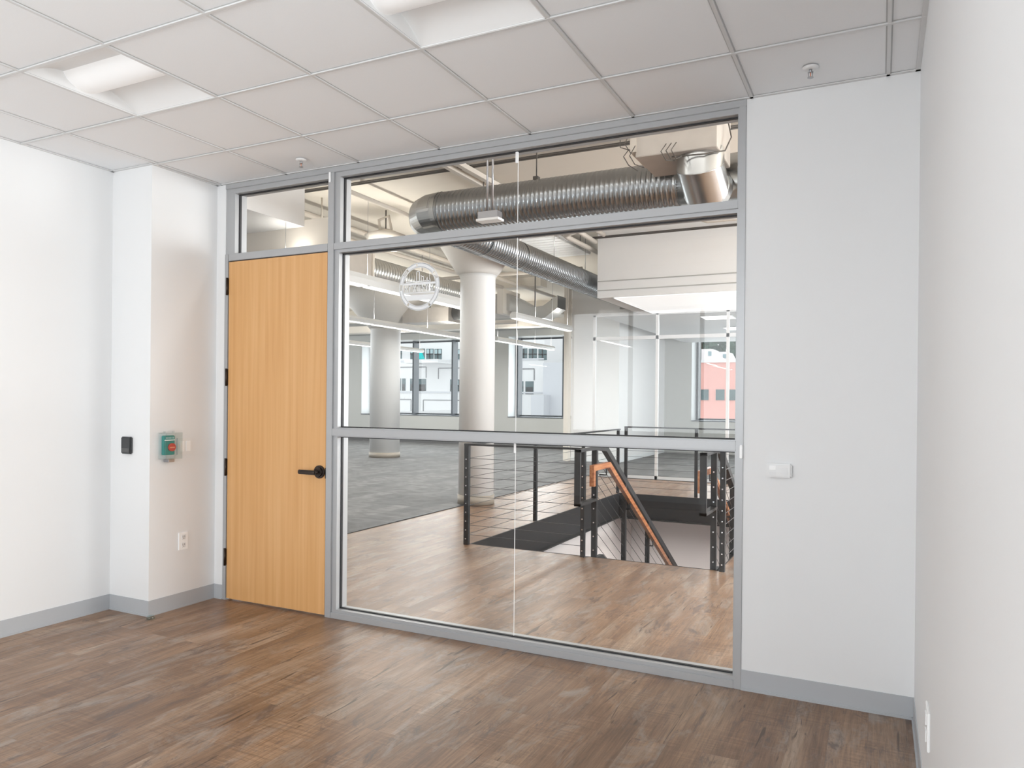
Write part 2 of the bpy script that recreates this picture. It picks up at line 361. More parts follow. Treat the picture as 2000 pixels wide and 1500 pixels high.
# back wall with two wide windows behind the camera
b = MB(); b.box(XL-.12, XR+.12, YB-.2, YB, 0, 0.95).box(XL-.12, XR+.12, YB-.2, YB, 2.82, H+.2)
b.box(XL-.12, -1.0, YB-.2, YB, .95, 2.82).box(3.2, XR+.12, YB-.2, YB, .95, 2.82)
struct(b.build('wall_back', 'paint'), 'white wall behind the camera with a wide window', 'wall')
w = thing('window_2', 'wide window behind the camera with dark mullions', 'window', (1.15, YB-.1, .75), kind='structure')
b = MB()
for x in (-1.0, .03, 1.08, 2.12, 3.15): b.box(x, x+.05, YB-.14, YB-.07, .95, 2.82)
b.box(-1, 3.2, YB-.14, YB-.07, .95, 1.0).box(-1, 3.2, YB-.14, YB-.07, 2.77, 2.82)
b.build('window_frame', 'frame', w)
B(-.98, 3.18, YB-.108, YB-.102, .97, 2.8).build('glass_pane', 'glass', w)
w = thing('window_6', 'side window in the right wall beside the camera', 'window', (XR+.06, -4.8, .12), kind='structure')  # added opening beside the camera for the side fill
b = MB()
for y in (-6.45, -5.35, -4.25, -3.2): b.box(XR+.03, XR+.09, y, y+.05, .12, 2.82)
b.box(XR+.03, XR+.09, -6.45, -3.15, .12, .17).box(XR+.03, XR+.09, -6.45, -3.15, 2.77, 2.82)
b.build('window_frame', 'frame', w)
B(XR+.057, XR+.063, -6.42, -3.18, .14, 2.8).build('glass_pane', 'glass', w)

# tiled ceiling with fissured tiles and grid
T = 0.6096; GX, GY = -0.2586, -0.5307; TY = 0.6169
xs = [GX + i*T for i in range(-1, 7)]; ys = [GY - j*TY for j in range(0, 10)]
xe = [XL] + xs + [XR]; ye = [0.0] + ys + [YB]
LF = [(0, 1), (3, 1)]            # troffer cells: column index from GX, row index downward from ys
fix_cells = [(0, 2-0), (3, 3)]
cells = {(0, 2), }
# visible troffers: one between ys[1] and ys[2] at column 0; one between ys[2] and ys[3] at column 2..3
TROF = [(xs[1], ys[2], 0), (xs[4], ys[2], 1), (xs[1], ys[5], 2), (xs[4], ys[5], 3), (xs[1], ys[8], 4), (xs[6], ys[8], 5)]
def is_trof(x0, y0): return any(abs(x0-a) < .01 and abs(y0-c) < .01 for a, c, _ in TROF)
b = MB(); g = .007
for i in range(len(xe)-1):
    for j in range(len(ye)-1):
        x0, x1, y1, y0 = xe[i], xe[i+1], ye[j], ye[j+1]
        if is_trof(x0, y0): continue
        b.box(x0+g, x1-g, y0+g, y1-g, H+.006, H+.03)
ceil = struct(b.build('ceiling', 'tile'), 'white suspended ceiling of square mineral tiles in a metal grid', 'ceiling')
b = MB()
for x in xs: b.box(x-.0075, x+.0075, YB, 0, H-.001, H+.02)
b.box(XL, XL+.02, YB, YP, H-.001, H+.004).box(XR-.02, XR, YB, 0, H-.001, H+.004).box(XL, XP+.02, YP-.02, YP, H-.001, H+.004).box(XP, XP+.02, YP, 0, H-.001, H+.004).box(XP, XR, -.02, 0, H-.001, H+.004)
for y in ys: b.box(XL, XR, y-.0075, y+.0075, H-.0022, H+.018)
gr = b.build('ceiling_grid', 'grid', ceil)
b = MB()
for x in xs: b.box(x-.013, x+.013, YB, 0, H+.0045, H+.0055)
for y in ys: b.box(XL, XR, y-.013, y+.013, H+.0038, H+.0052)
b.build('grid_reveal', 'grid_reveal', ceil)
struct(B(XL-.12, XR+.12, YB, 0.0, H+.25, H+.35).build('ceiling', 'paint'), 'deck above the suspended ceiling tiles', 'ceiling')

# baseboards
def baseboard(name, segs, label):
    b = MB()
    for (x0, x1, y0, y1, toe) in segs:
        b.box(x0, x1, y0, y1, 0.012, .102)
        tx0, tx1, ty0, ty1 = toe
        b.box(tx0, tx1, ty0, ty1, 0.0, .012)
    struct(b.build(name, 'vinyl'), label, 'baseboard')
e = .004; q = .010
baseboard('baseboard_left', [(XL, XL+e, YB, YP, (XL, XL+q, YB, YP))], 'grey vinyl baseboard along the left wall')
baseboard('baseboard_pillar', [(XL, XP+e, YP-e, YP, (XL, XP+q, YP-q, YP)), (XP, XP+e, YP, 0, (XP, XP+q, YP, 0))], 'grey vinyl baseboard wrapping the corner pier')
baseboard('baseboard_front', [(XP, FX0, -e, 0, (XP, FX0, -q, 0)), (FX1, XR, -e, 0, (FX1, XR, -q, 0))], 'grey vinyl baseboard either side of the glazed front')
baseboard('baseboard_right', [(XR-e, XR, YB, 0, (XR-q, XR, YB, 0))], 'grey vinyl baseboard along the right wall')

# ------------------------------------------------------------------ glazed front: door_1 and window_1
def frame_profile(b, x0, x1, z0, z1): b.box(x0, x1, -.006, .126, z0, z1, bev=.002)
win = thing('window_1', 'aluminium framed glass front with transom lights, right of the wood door', 'window', (1.4, .06, 0), kind='structure')
b = MB()
frame_profile(b, FX0, FX1, 2.932, H)
frame_profile(b, 2.728, FX1, 0, 2.932)
frame_profile(b, .100, .150, 0, 2.932)
b.build('outer_frame', 'frame', win)
b = MB(); frame_profile(b, .150, 2.728, 2.423, 2.466); frame_profile(b, FX0+.033, .100, 2.418, 2.466); b.build('transom_bar', 'frame', win)
b = MB(); frame_profile(b, .150, 2.728, 1.200, 1.248); b.build('middle_rail', 'frame', win)
b = MB(); frame_profile(b, .150, 2.728, 0, .040); b.build('sill_rail', 'frame', win)
def bay(x0, x1, z0, z1, beads, nm):
    # beads: (left, right, bottom, top) widths
    l, r_, bo, t = beads
    b = MB(); y0, y1 = .006, .116
    if l: b.box(x0, x0+l, y0, y1, z0, z1)
    if r_: b.box(x1-r_, x1, y0, y1, z0, z1)
    if bo: b.box(x0+l, x1-r_, y0, y1, z0, z0+bo)
    if t: b.box(x0+l, x1-r_, y0, y1, z1-t, z1)
    b.build('glazing_bead', 'frame', win)
    X0, X1, Z0, Z1 = x0+l, x1-r_, z0+bo, z1-t; k = .0065
    b = MB()
    b.box(X0, X0+k, .044, .062, Z0, Z1).box(X1-k, X1, .044, .062, Z0, Z1).box(X0, X1, .044, .062, Z0, Z0+k).box(X0, X1, .044, .062, Z1-k, Z1)
    b.build('gasket', 'gasket', win)
    return X0, X1, Z0, Z1
def pane(x0, x1, z0, z1): return B(x0+.002, x1-.002, .052, .054, z0+.002, z1-.002).build('glass_pane', 'glass', win)
p = bay(.150, 2.728, 2.466, 2.932, (.042, .006, .0, .030), 'a'); pane(p[0], 1.463, p[2], p[3]); pane(1.467, p[1], p[2], p[3])
p = bay(.150, 2.728, 1.248, 2.423, (.036, .006, .006, .020), 'b'); pane(p[0], 1.463, p[2], p[3]); pane(1.467, p[1], p[2], p[3])
p = bay(.150, 2.728, .040, 1.200, (.036, .006, .018, .006), 'c'); pane(p[0], 1.463, p[2], p[3]); pane(1.467, p[1], p[2], p[3])
p = bay(FX0, .100, 2.466, 2.932, (.082, .004, .004, .034), 'd'); pane(p[0], p[1], p[2], p[3])
b = MB()
for (z0, z1) in ((.058, 1.194), (1.254, 2.403), (2.466, 2.902)): b.box(1.4635, 1.4665, .0515, .0545, z0, z1)
b.build('glass_joint', 'white_plastic', win)
for (x, y, z) in ((.120, -.012, 2.90), (2.756, -.012, 1.197)):
    tag(B(x-.007, x+.007, y-.006, y+.006, z-.033, z+.033, bev=.002).build('contact_sensor', 'white_bright'),
        'small white plastic contact piece ' + ('at the top of the mullion beside the door' if z > 2 else 'on the right frame post at mid height'), 'sensor')
tag(B(1.453, 1.470, .038, .050, 2.832, 2.897, bev=.002).build('contact_sensor', 'white_bright'), 'small white clip at the top of the glass joint in the large transom', 'sensor')
tag(B(1.459, 1.471, .040, .050, 1.135, 1.196, bev=.002).build('contact_sensor', 'white_bright'), 'small clear white clip on the glass joint just under the middle rail', 'sensor')

door = thing('door_1', 'flush maple wood door with dark bronze lever handle', 'door', (-.35, .02, 0), kind='structure')
B(-.797, .096, -.002, .042, .012, 2.411, bev=.0015).build('door_leaf', 'maple', door)
b = MB(); b.box(FX0, -.802, -.006, .126, 0, 2.466).box(-.802, .100, .044, .126, 2.40, 2.42).box(-.806, -.785, .044, .126, 0, 2.41).box(.085, .1, .044, .126, 0, 2.41)
b.build('door_frame', 'frame', door)
for z in (2.236, 1.589, .948, .307):
    o = MB().tube([(-.806, -.010, z-.062), (-.806, -.010, z+.062)], .0085, 10).box(-.817, -.796, -.006, -.002, z-.057, z+.057).build('hinge', 'bronze', door)
hd = MB().disc((.050, -.008, .957), .043, .014, 'y', 32).disc((.050, -.020, .957), .030, .016, 'y', 24).build('handle_rose', 'bronze', door)
MB().tube([(.052, -.02, .957), (.052, -.058, .957)], .010, 12).box(-.085, .062, -.070, -.052, .941, .970, bev=.005).build('lever', 'bronze', hd)
B(.0925, .0965, -.004, .02, .915, .985).build('latch_plate', 'bronze', door)

# etched round emblem on the glass
em = thing('glass_emblem', 'round etched emblem with a skyline and lettering on the large pane', 'decal', (.785, .048, 2.150))
cx, cz = .785, 2.150
b = MB(); n = 64; y = .0505
def ringseg(b, r0, r1, a0, a1, m_=64, y=.0505, dy=.0006):
    P = []
    for k in range(m_+1):
        a = a0+(a1-a0)*k/m_; P.append([b.b.verts.new((cx+rr*math.cos(a), yy, cz+rr*math.sin(a))) for rr in (r0, r1) for yy in (y, y-dy)])
    for A, C in zip(P, P[1:]):
        for i, j in ((0, 2), (2, 3), (3, 1), (1, 0)): b.b.faces.new((A[i], A[j], C[j], C[i]))
ringseg(b, .120, .126, 0, 2*PI); ringseg(b, .146, .151, 0, 2*PI)
for (a0, a1) in ((100, 128), (148, 172), (40, 96), (188, 230), (236, 300), (306, 352), (-4, 20)): ringseg(b, .124, .148, math.radians(a0), math.radians(a1), 14)
rg = b.build('ring', 'decal', em)
for k in range(6):            # small letter strokes on the ring, too fine to read in the photo
    for base in (133, 22):
        a = math.radians(base + k*2.6); c = (cx+.136*math.cos(a), .050, cz+.136*math.sin(a))
        MB().box(c[0]-.0016, c[0]+.0016, .0498, .0505, c[2]-.008, c[2]+.008, rot=Matrix.Rotation(-(a-PI/2), 3, 'Y')).build('ring_letter', 'decal', rg)
b = MB()
for (x0, x1, z0, z1) in ((-.022, -.017, .035, .098), (-.002, .003, .035, .098), (-.022, .003, .094, .099), (.012, .016, .035, .072), (.030, .034, .035, .062), (.012, .034, .060, .064), (.055, .060, .02, .055), (.075, .080, .02, .045), (-.10, .085, .030, .036)):
    b.box(cx+x0, cx+x1, .0498, .0505, cz+z0, cz+z1)
b.build('skyline', 'decal', em)
b = MB()
b.box(cx-.118, cx+.118, .0500, .0506, cz+.012, cz+.026).box(cx-.118, cx+.118, .0500, .0506, cz-.040, cz-.034)
b.box(cx-.112, cx+.112, .0500, .0506, cz-.085, cz-.052)
for k in range(7):
    x = cx-.105+k*.031
    b.box(x, x+.006, .0498, .0505, cz-.030, cz+.010)
    if k % 3 != 1: b.box(x+.014, x+.019, .0498, .0505, cz-.030, cz+.010)
    if k % 2 == 0: b.box(x, x+.019, .0498, .0505, cz-.013, cz-.007)
    else: b.box(x, x+.019, .0498, .0505, cz+.004, cz+.010)
b.build('lettering', 'decal', em)

# ------------------------------------------------------------------ room fittings
def plate_x(x, y0, y1, z0, z1, d=.008): return B(x, x+d, y0, y1, z0, z1, bev=.002)
# card reader
cr = thing('card_reader', 'dark grey card reader on the front of the corner pier', 'card reader', (-1.13, YP, 1.065))
B(-1.177, -1.083, YP-.022, YP, 1.062, 1.176, bev=.006).build('housing', 'dark_plastic', cr)
B(-1.168, -1.092, YP-.0235, YP-.021, 1.073, 1.10).build('lower_panel', 'slot', cr)
# exit button under a clear cover
eb = thing('exit_button', 'teal door release station with red round button under a clear plastic cover', 'button', (XP, -.41, 1.02))
B(XP, XP+.030, -.452, -.368, 1.055, 1.185, bev=.004).build('housing', 'teal', eb)
bt = MB().disc((XP+.036, -.398, 1.107), .027, .014, 'x', 28).build('push_button', 'red', eb)
B(XP+.043, XP+.0442, -.418, -.380, 1.102, 1.110).build('button_lettering', 'orange', bt)
B(XP+.0302, XP+.0312, -.450, -.370, 1.152, 1.158).build('stripe', 'white_bright', eb)
b = MB()
for k in range(6): b.box(XP+.0302, XP+.031, -.440+k*.011, -.434+k*.011, 1.164, 1.176)
b.build('lettering', 'far_blind', eb)
b = MB(); X = XP+.075
b.box(X-.003, X, -.475, -.345, 1.030, 1.205).box(XP, X, -.475, -.472, 1.03, 1.205).box(XP, X, -.348, -.345, 1.03, 1.205).box(XP, X, -.475, -.345, 1.202, 1.205).box(XP, X, -.475, -.345, 1.03, 1.033)
b.build('clear_cover', 'clear_plastic', eb)
for y in (-.445, -.375): MB().disc((XP+.02, y, 1.210), .008, .012, 'z', 12).build('cover_knob', 'clear_plastic', eb)
B(XP, XP+.05, -.435, -.385, 1.008, 1.029, bev=.003).build('cover_latch', 'cable', eb)
# switch
sw = thing('light_switch', 'white double light switch plate beside the teal station', 'light switch', (XP, -.27, 1.05))
plate_x(XP, -.330, -.208, 1.050, 1.165).build('plate', 'white_plastic', sw)
for y0 in (-.315, -.262): B(XP+.006, XP+.012, y0, y0+.038, 1.072, 1.143, bev=.002).build('rocker', 'white_bright', sw)
# outlets
def outlet(label, make):
    t = make; return t
ol = thing('wall_outlet', 'white double power outlet low on the side of the corner pier', 'power outlet', (XP, -.275, .39), 'wall outlets')
plate_x(XP, -.312, -.236, .395, .515).build('plate', 'white_bright', ol)
for z in (.428, .482):
    fc = B(XP+.0075, XP+.0105, -.291, -.257, z-.018, z+.018, bev=.001).build('socket', 'white_plastic', ol)
    B(XP+.010, XP+.0112, -.283, -.280, z-.004, z+.010).box(XP+.010, XP+.0112, -.268, -.265, z-.004, z+.010).box(XP+.010, XP+.0112, -.276, -.271, z-.012, z-.007).build('slots', 'slot', fc)
ol = thing('wall_outlet', 'white power outlet low on the right wall near the photo edge', 'power outlet', (XR, -1.1, .33), 'wall outlets')
B(XR-.008, XR, -1.16, -1.04, .335, .460, bev=.002).build('plate', 'white_bright', ol)
for z in (.37, .425): B(XR-.0115, XR-.0075, -1.117, -1.083, z-.018, z+.018).build('socket', 'white_plastic', ol)
# thermostat
th = thing('thermostat', 'white rectangular thermostat on the wall right of the glass', 'thermostat', (2.936, 0, 1.08))
B(2.876, 2.996, -.026, 0, 1.078, 1.146, bev=.007).build('housing', 'white_plastic', th)
B(2.893, 2.925, -.0275, -.025, 1.115, 1.136, bev=.001).build('display', 'white_bright', th)
B(2.893, 2.925, -.0272, -.025, 1.089, 1.105).build('cover_panel', 'paint', th)
B(2.945, 2.980, -.0272, -.025, 1.095, 1.125, bev=.001).build('button_pad', 'paint', th)
# door stop
ds = MB().lathe([(.0, 0), (.026, 0), (.026, .012), (.018, .022), (.0001, .024)], -.862, -.566, 24, cap=False).build('door_stop', 'glass_edge')
tag(ds, 'clear round floor bumper at the foot of the corner pier', 'door stop')
# sprinklers
def sprinkler(x, y, z, label, drop=0.0, m='white_bright'):
    t = thing('ceiling_sprinkler', label, 'sprinkler', (x, y, z), 'ceiling sprinklers')
    MB().lathe([(.034, 0), (.030, -.006), (.016, -.010), (.0001, -.010)], 0, 0, 24, cap=False).b
    b = MB(); b.lathe([(.034, z+.001), (.031, z-.005), (.014, z-.009), (.0001, z-.009)], x, y, 24, cap=False); b.build('escutcheon', 'white_plastic', t)
    b = MB(); b.tube([(x, y, z-.005), (x, y, z-.024)], .007, 8).tube([(x-.010, y, z-.02), (x-.007, y, z-.045)], .002, 6).tube([(x+.010, y, z-.02), (x+.007, y, z-.045)], .002, 6).disc((x, y, z-.046), .013, .002, 'z', 16)
    b.build('deflector', 'cable', t)
    MB().tube([(x, y, z-.022), (x, y, z-.044)], .0025, 6).build('glass_bulb', 'orange', t)
sprinkler(.05, -.208, H, 'small sprinkler head in the ceiling tile above the wood door')
sprinkler(3.082, -.246, H, 'small sprinkler head in the ceiling tile near the right wall')

# troffers: 2x2 curved basket fixtures
def troffer(x0, y0, label, idx):
    x1, y1 = x0+T, y0+TY
    t = thing('recessed_ceiling_light', label, 'ceiling light', ((x0+x1)/2, (y0+y1)/2, H), 'recessed ceiling lights')
    b = MB(); k = .012
    b.box(x0+.002, x1-.002, y0+.002, y0+k, H-.0005, H+.10).box(x0+.002, x1-.002, y1-k, y1-.002, H-.0005, H+.10)
    b.box(x0+.002, x0+k, y0+.002, y1-.002, H-.0005, H+.10).box(x1-k, x1-.002, y0+.002, y1-.002, H-.0005, H+.10)
    b.build('trim_frame', 'light_reflector', t)
    # curved reflector wings rising from both long sides to the central diffuser
    def arc(ya, yb):
        b = MB(); n = 14; rows = []
        for i in range(n+1):
            s_ = i/n; yy = ya+(yb-ya)*s_; zz = H+.004+.075*math.sin(s_*PI/2)
            rows.append([b.b.verts.new((x0+k, yy, zz)), b.b.verts.new((x1-k, yy, zz)), b.b.verts.new((x0+k, yy, zz+.003)), b.b.verts.new((x1-k, yy, zz+.003))])
        for A, C in zip(rows, rows[1:]):
            b.b.faces.new((A[0], A[1], C[1], C[0])).smooth = True; b.b.faces.new((A[2], C[2], C[3], A[3])).smooth = True
        return b
    ym0, ym1 = y0+.20, y1-.20
    arc(y0+k, ym0+.004).build('reflector', 'light_reflector', t); arc(y1-k, ym1-.004).build('reflector', 'light_reflector', t)
    b = MB(); n = 12; rows = []
    for i in range(n+1):
        s_ = i/n; yy = ym0+(ym1-ym0)*s_; zz = H+.078-.062*math.sin(s_*PI)**.6
        rows.append([b.b.verts.new((x0+k, yy, zz)), b.b.verts.new((x1-k, yy, zz)), b.b.verts.new((x0+k, yy, zz+.004)), b.b.verts.new((x1-k, yy, zz+.004))])
    for A, C in zip(rows, rows[1:]):
        b.b.faces.new((A[0], A[1], C[1], C[0])).smooth = True; b.b.faces.new((A[2], C[2], C[3], A[3])).smooth = True
    b.build('diffuser', 'light_panel', t)
    B(x0, x1, y0, y1, H+.10, H+.11).build('housing', 'light_reflector', t)
LT = ['recessed square ceiling light with curved reflector at the left of the ceiling', 'recessed square ceiling light cut by the top edge of the photo',
      'recessed square ceiling light above the camera', 'recessed square ceiling light behind the camera near the middle',
      'recessed square ceiling light at the back left', 'recessed square ceiling light at the back right']
for a_, c_, i in TROF: troffer(a_, c_, LT[i], i)

# ------------------------------------------------------------------ hall shell
struct(B(-16.5, 8, 0.0, YF+.9, SL, SL+.3).build('ceiling', 'slab_paint'), 'cream painted concrete slab above the hall', 'ceiling')
# far facade: sill 0.92, head 3.45 ; window bays
bays = [(-12.7, -7.62), (-7.03, -4.3), (-1.33, 6.0)]
b = MB(); YO = YF+.85
b.box(-16.5, 8, YF, YO, -.15, .92).box(-16.5, 8, YF, YO, 3.42, SL)
px = -16.5
for (a_, c_) in bays: b.box(px, a_, YF, YO, .92, 3.42); px = c_
b.box(px, 8, YF, YO, .92, 3.42)
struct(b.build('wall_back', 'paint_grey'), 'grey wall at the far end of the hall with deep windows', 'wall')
for i, (a_, c_) in enumerate(bays):
    w = thing('window_%d' % (i+3), ['far window behind the rear column, with two dark posts', 'far window right of the near column', 'far window seen through the glass meeting room'][i], 'window', ((a_+c_)/2, YO-.1, .92), kind='structure')
    B(a_-.001, a_+.012, YF+.01, YO, .92, 3.42).build('jamb', 'jamb', w); B(c_-.012, c_+.001, YF+.01, YO, .92, 3.42).build('jamb', 'jamb', w)
    posts = {0: [-12.66, -10.95, -9.40], 1: [-7.0, -5.42], 2: [-1.31, .1, 1.6, 3.1]}[i]
    for x in posts: B(x, x+.06, YO-.32, YO, .92, 3.42).build('mullion', 'mullion_dark', w)
    b = MB(); b.box(a_, c_, YO-.12, YO-.04, .92, .97).box(a_, c_, YO-.12, YO-.04, 3.37, 3.42); b.build('window_frame', 'mullion_dark', w)
    B(a_, c_, YF-.01, YO, .900, .925).build('window_sill', 'mullion_dark', w)
    B(a_+.02, c_-.02, YO-.085, YO-.08, .96, 3.38).build('glass_pane', 'glass', w)
struct(B(-16.5, -3.27, YF-.006, YF, 0, .13).build('baseboard_far', 'slot'), 'dark baseboard along the far wall of the hall', 'baseboard')
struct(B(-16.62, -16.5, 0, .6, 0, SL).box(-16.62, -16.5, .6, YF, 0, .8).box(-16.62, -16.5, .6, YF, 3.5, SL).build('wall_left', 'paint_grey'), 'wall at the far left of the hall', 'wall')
struct(B(8, 8.12, 0, YF+.9, 0, SL).build('wall_right', 'paint'), 'wall at the far right of the hall', 'wall')
# white core block in front of the far wall
struct(B(-3.27, -2.08, 12.8, YF, 0, SL).build('wall_core', 'paint'), 'white wall block beside the second far window', 'wall')
struct(B(-3.40, -3.28, 12.62, 12.80, 0, SL).build('trim_2', 'cream_paint'), 'cream pipe casing on the edge of the white wall block', 'trim')
struct(B(-2.08, -2.07, 12.8, YF, 0, .10).box(-3.27, -2.07, 12.79, 12.80, 0, .10).build('baseboard_core', 'jamb'), 'pale baseboard of the white wall block', 'baseboard')
# bulkhead and cream wall left of the office door, in the hall
struct(B(-6.0, -2.25, 3.03, 3.15, 0, 3.58).build('wall_cream', 'cream_paint'), 'cream hall wall seen through the glass above the door', 'wall')
struct(B(-6.0, -2.83, .12, 3.03, 3.50, SL).build('ceiling_soffit', 'paint'), 'white boxed soffit seen through the glass above the door', 'soffit')

# columns with flared capitals
def column(x, y, r0, top, label, capm='concrete_paint'):
    t = thing('round_column', label, 'column', (x, y, 0), 'round columns')
    MB().lathe([(r0, .13), (r0, 3.13), (r0+.02, 3.17)], x, y, 56).build('shaft', 'paint_col', t)
    MB().lathe([(r0+.02, 3.17), (r0+.06, 3.21), *top], x, y, 56).build('flared_capital', 'paint_cap', t)
    MB().lathe([(r0+.012, .004), (r0+.012, .13)], x, y, 56).build('base_band', 'slot_brown', t)
mat('paint_col', (0.80, 0.80, 0.795), 0.45, noise=0.015, nscale=3); mat('paint_cap', (0.74, 0.72, 0.69), 0.7, noise=0.03, nscale=3); mat('slot_brown', (0.33, 0.29, 0.24), 0.5, noise=0.03, nscale=3)
column(-1.66, 5.22, .245, [(.60, 3.68), (.64, 3.74), (.64, SL-.001)], 'white round column with flared top, nearest beside the stair railing')
column(-7.63, 11.3, .37, [(.85, 3.66), (1.45, SL-.001)], 'cream round column with flared top, farther back on the carpet')
# wall sections hidden between: soffit band above far windows
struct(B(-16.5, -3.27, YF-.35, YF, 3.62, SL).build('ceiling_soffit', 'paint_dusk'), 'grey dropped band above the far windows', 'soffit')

# glass meeting room at the right
YG = 9.65
gm = thing('glass_partition', 'aluminium framed glass partition of the meeting room beyond the stairs', 'glass partition', (.4, YG, 0))
b = MB()
for x in (-1.575, -.35, .925, 2.2, 3.5): b.box(x, x+.05, YG, YG+.06, 0, 3.08)
b.box(-1.575, 3.55, YG, YG+.06, 3.05, 3.09).box(-1.575, 3.55, YG, YG+.06, 0, .06)
b.build('frame', 'frame_light', gm)
B(-1.575, 3.55, YG, YG+.06, 2.60, 2.665).build('transom_bar', 'frame_light', gm)
for (x0, x1) in ((-1.525, -.35), (-.30, .925), (.975, 2.2), (2.25, 3.5)):
    B(x0, x1, YG+.028, YG+.032, .06, 2.60).build('glass_pane', 'glass', gm); B(x0, x1, YG+.028, YG+.032, 2.665, 3.05).build('glass_pane', 'glass', gm)
struct(B(-.68, 8, 7.38, YG+.15, 3.12, SL).build('wall_bulkhead', 'paint'), 'white boxed wall above the stair landing, hiding the end of the duct', 'wall')
struct(B(-.68, 8, 7.365, 7.381, 3.335, 3.35).box(-.68, 8, 7.365, 7.381, 3.19, 3.205).build('trim_3', 'paint_dusk'), 'two thin grey joint lines across the boxed wall above the stair landing', 'trim')
struct(B(-.68, 8, 7.38, YG, 3.082, 3.12).build('ceiling_canopy', 'paint'), 'white dropped ceiling in front of the glass meeting room', 'ceiling')
struct(B(-1.52, 8, YG+.15, YF, 3.09, 3.2).build('ceiling', 'paint'), 'white ceiling of the glass meeting room', 'ceiling')
lc = thing('luminous_ceiling_panel', 'large bright ceiling light panel in front of the glass meeting room', 'ceiling light', (3, 8.5, 3.08))  # no lamp: added glow stands in for light on the canopy underside
B(-.40, 7.4, 7.40, YG-.02, 3.070, 3.0795).build('diffuser', 'lum', lc); B(-.42, -.40, 7.38, YG-.01, 3.06, 3.0795).build('rim', 'frame_light', lc)  # glowing sheet and its edge, both added with the glow
for i, (x, y) in enumerate([(.25, 10.55), (1.75, 10.9), (.25, 12.9)]):
    t = thing('flat_ceiling_light', ['square flat light in the meeting room ceiling, left of the glass post', 'square flat light in the meeting room ceiling by the right frame edge', 'square flat light deep in the meeting room ceiling'][i], 'ceiling light', (x, y, 3.09), 'meeting room lights')
    B(x, x+.6, y, y+.6, 3.080, 3.0895).build('rim', 'frame_light', t); B(x+.02, x+.58, y+.02, y+.58, 3.076, 3.0801).build('diffuser', 'office_tube', t)
    area('meeting_room_lamp', (x+.3, y+.3, 3.06), (0, 0, 0), .5, .5, 22)

# ------------------------------------------------------------------ stair opening
t = thing('stair_opening_fascia', 'black steel channel lining the floor opening of the stairs', 'steel fascia', (OX0, OY1, 0))
B(OX0, OX0+.012, OY0, OY1, -.36, -.001).box(OX0, OX0+.07, OY0, OY1, -.37, -.355).build('side_channel', 'steel_black', t)
B(OX0, OX1, OY1-.012, OY1, -.20, -.001).box(OX0, OX1, OY1-.03, OY1, -.37, -.19).box(OX0, OX1, OY1-.09, OY1, -.385, -.365).build('far_channel', 'steel_black', t)
B(OX1-.012, OX1, OY0, OY1, -.36, -.001).build('side_channel', 'steel_black', t)
B(OX0, OX1, OY0, OY0+.010, -.30, .002).build('near_edge', 'steel_black', t)
b = MB(); b.box(OX0-.25, OX0-.10, OY0-.2, 9.4, -3.6, -.16).box(OX1+.10, OX1+.25, OY0-.2, 9.4, -3.6, -.16)
b.box(OX0-.1, OX1+.1, OY0-.35, OY0-.2, -3.6, -.16).box(OX0-.1, OX1+.1, 8.4, 8.55, -3.6, -.16)
struct(b.build('wall_lower', 'lower_paint'), 'pale wall of the lower floor seen through the stair opening', 'wall')
struct(B(OX0-.25, OX1+.25, OY0-.35, 9.4, -3.75, -3.6).build('floor', 'asphalt'), 'floor of the lower level', 'floor')

def post(x, y, z0, z1, par, name='post', w=.05, d=.044, bolts=0, bside=-1):
    o = B(x-w/2, x+w/2, y-d/2, y+d/2, z0, z1, bev=.002).build(name, 'steel_black', par)
    if bolts:
        for k in range(bolts):
            z = z0+.10+k*(z1-z0-.15)/(bolts)
            MB().disc((x, y-d/2-.002, z), .0065, .006, 'y', 8).build('bolt', 'bolt', o)
    return o
RZ = 1.0
# near edge guard
t = thing('cable_railing', 'short black cable railing along the near edge of the stair opening', 'railing', (.3, OY0, 0), 'cable railings')
post(-.31, 2.60, -.04, RZ-.01, t, bolts=10); post(.925, 2.60, -.04, RZ-.01, t, w=.038, bolts=9)
B(-.335, 1.0, 2.575, 2.625, RZ-.012, RZ+.008, bev=.002).build('top_rail', 'steel_black', t)
for k in range(9): MB().tube([(-.31, 2.6, .10+k*.095), (.925, 2.6, .10+k*.095)], .0028, 6, cap=False).build('cable', 'cable_dark', t)
# left side guard (on the far-running edge)
t = thing('cable_railing', 'long black cable railing along the left side of the stair opening', 'railing', (-.31, 5, 0), 'cable railings')
for y in (4.25, 5.85, 7.38): post(-.31, y, -.04, RZ-.01, t, w=.04)
B(-.335, -.285, 2.63, 7.43, RZ-.012, RZ+.008, bev=.002).build('top_rail', 'steel_black', t)
for k in range(9): MB().tube([(-.31, 2.63, .10+k*.095), (-.31, 7.38, .10+k*.095)], .0028, 6, cap=False).build('cable', 'cable_dark', t)
# far guard
t = thing('cable_railing', 'black cable railing along the far edge of the stair opening', 'railing', (.9, 7.43, 0), 'cable railings')
for x in (-.20, .90, 2.14): post(x, 7.44, -.04, RZ+.03, t, w=.045)
B(-.225, 2.17, 7.415, 7.465, RZ+.028, RZ+.048, bev=.002).build('top_rail', 'steel_black', t)
for k in range(9): MB().tube([(-.20, 7.44, .10+k*.095), (2.14, 7.44, .10+k*.095)], .0028, 6, cap=False).build('cable', 'cable_dark', t)
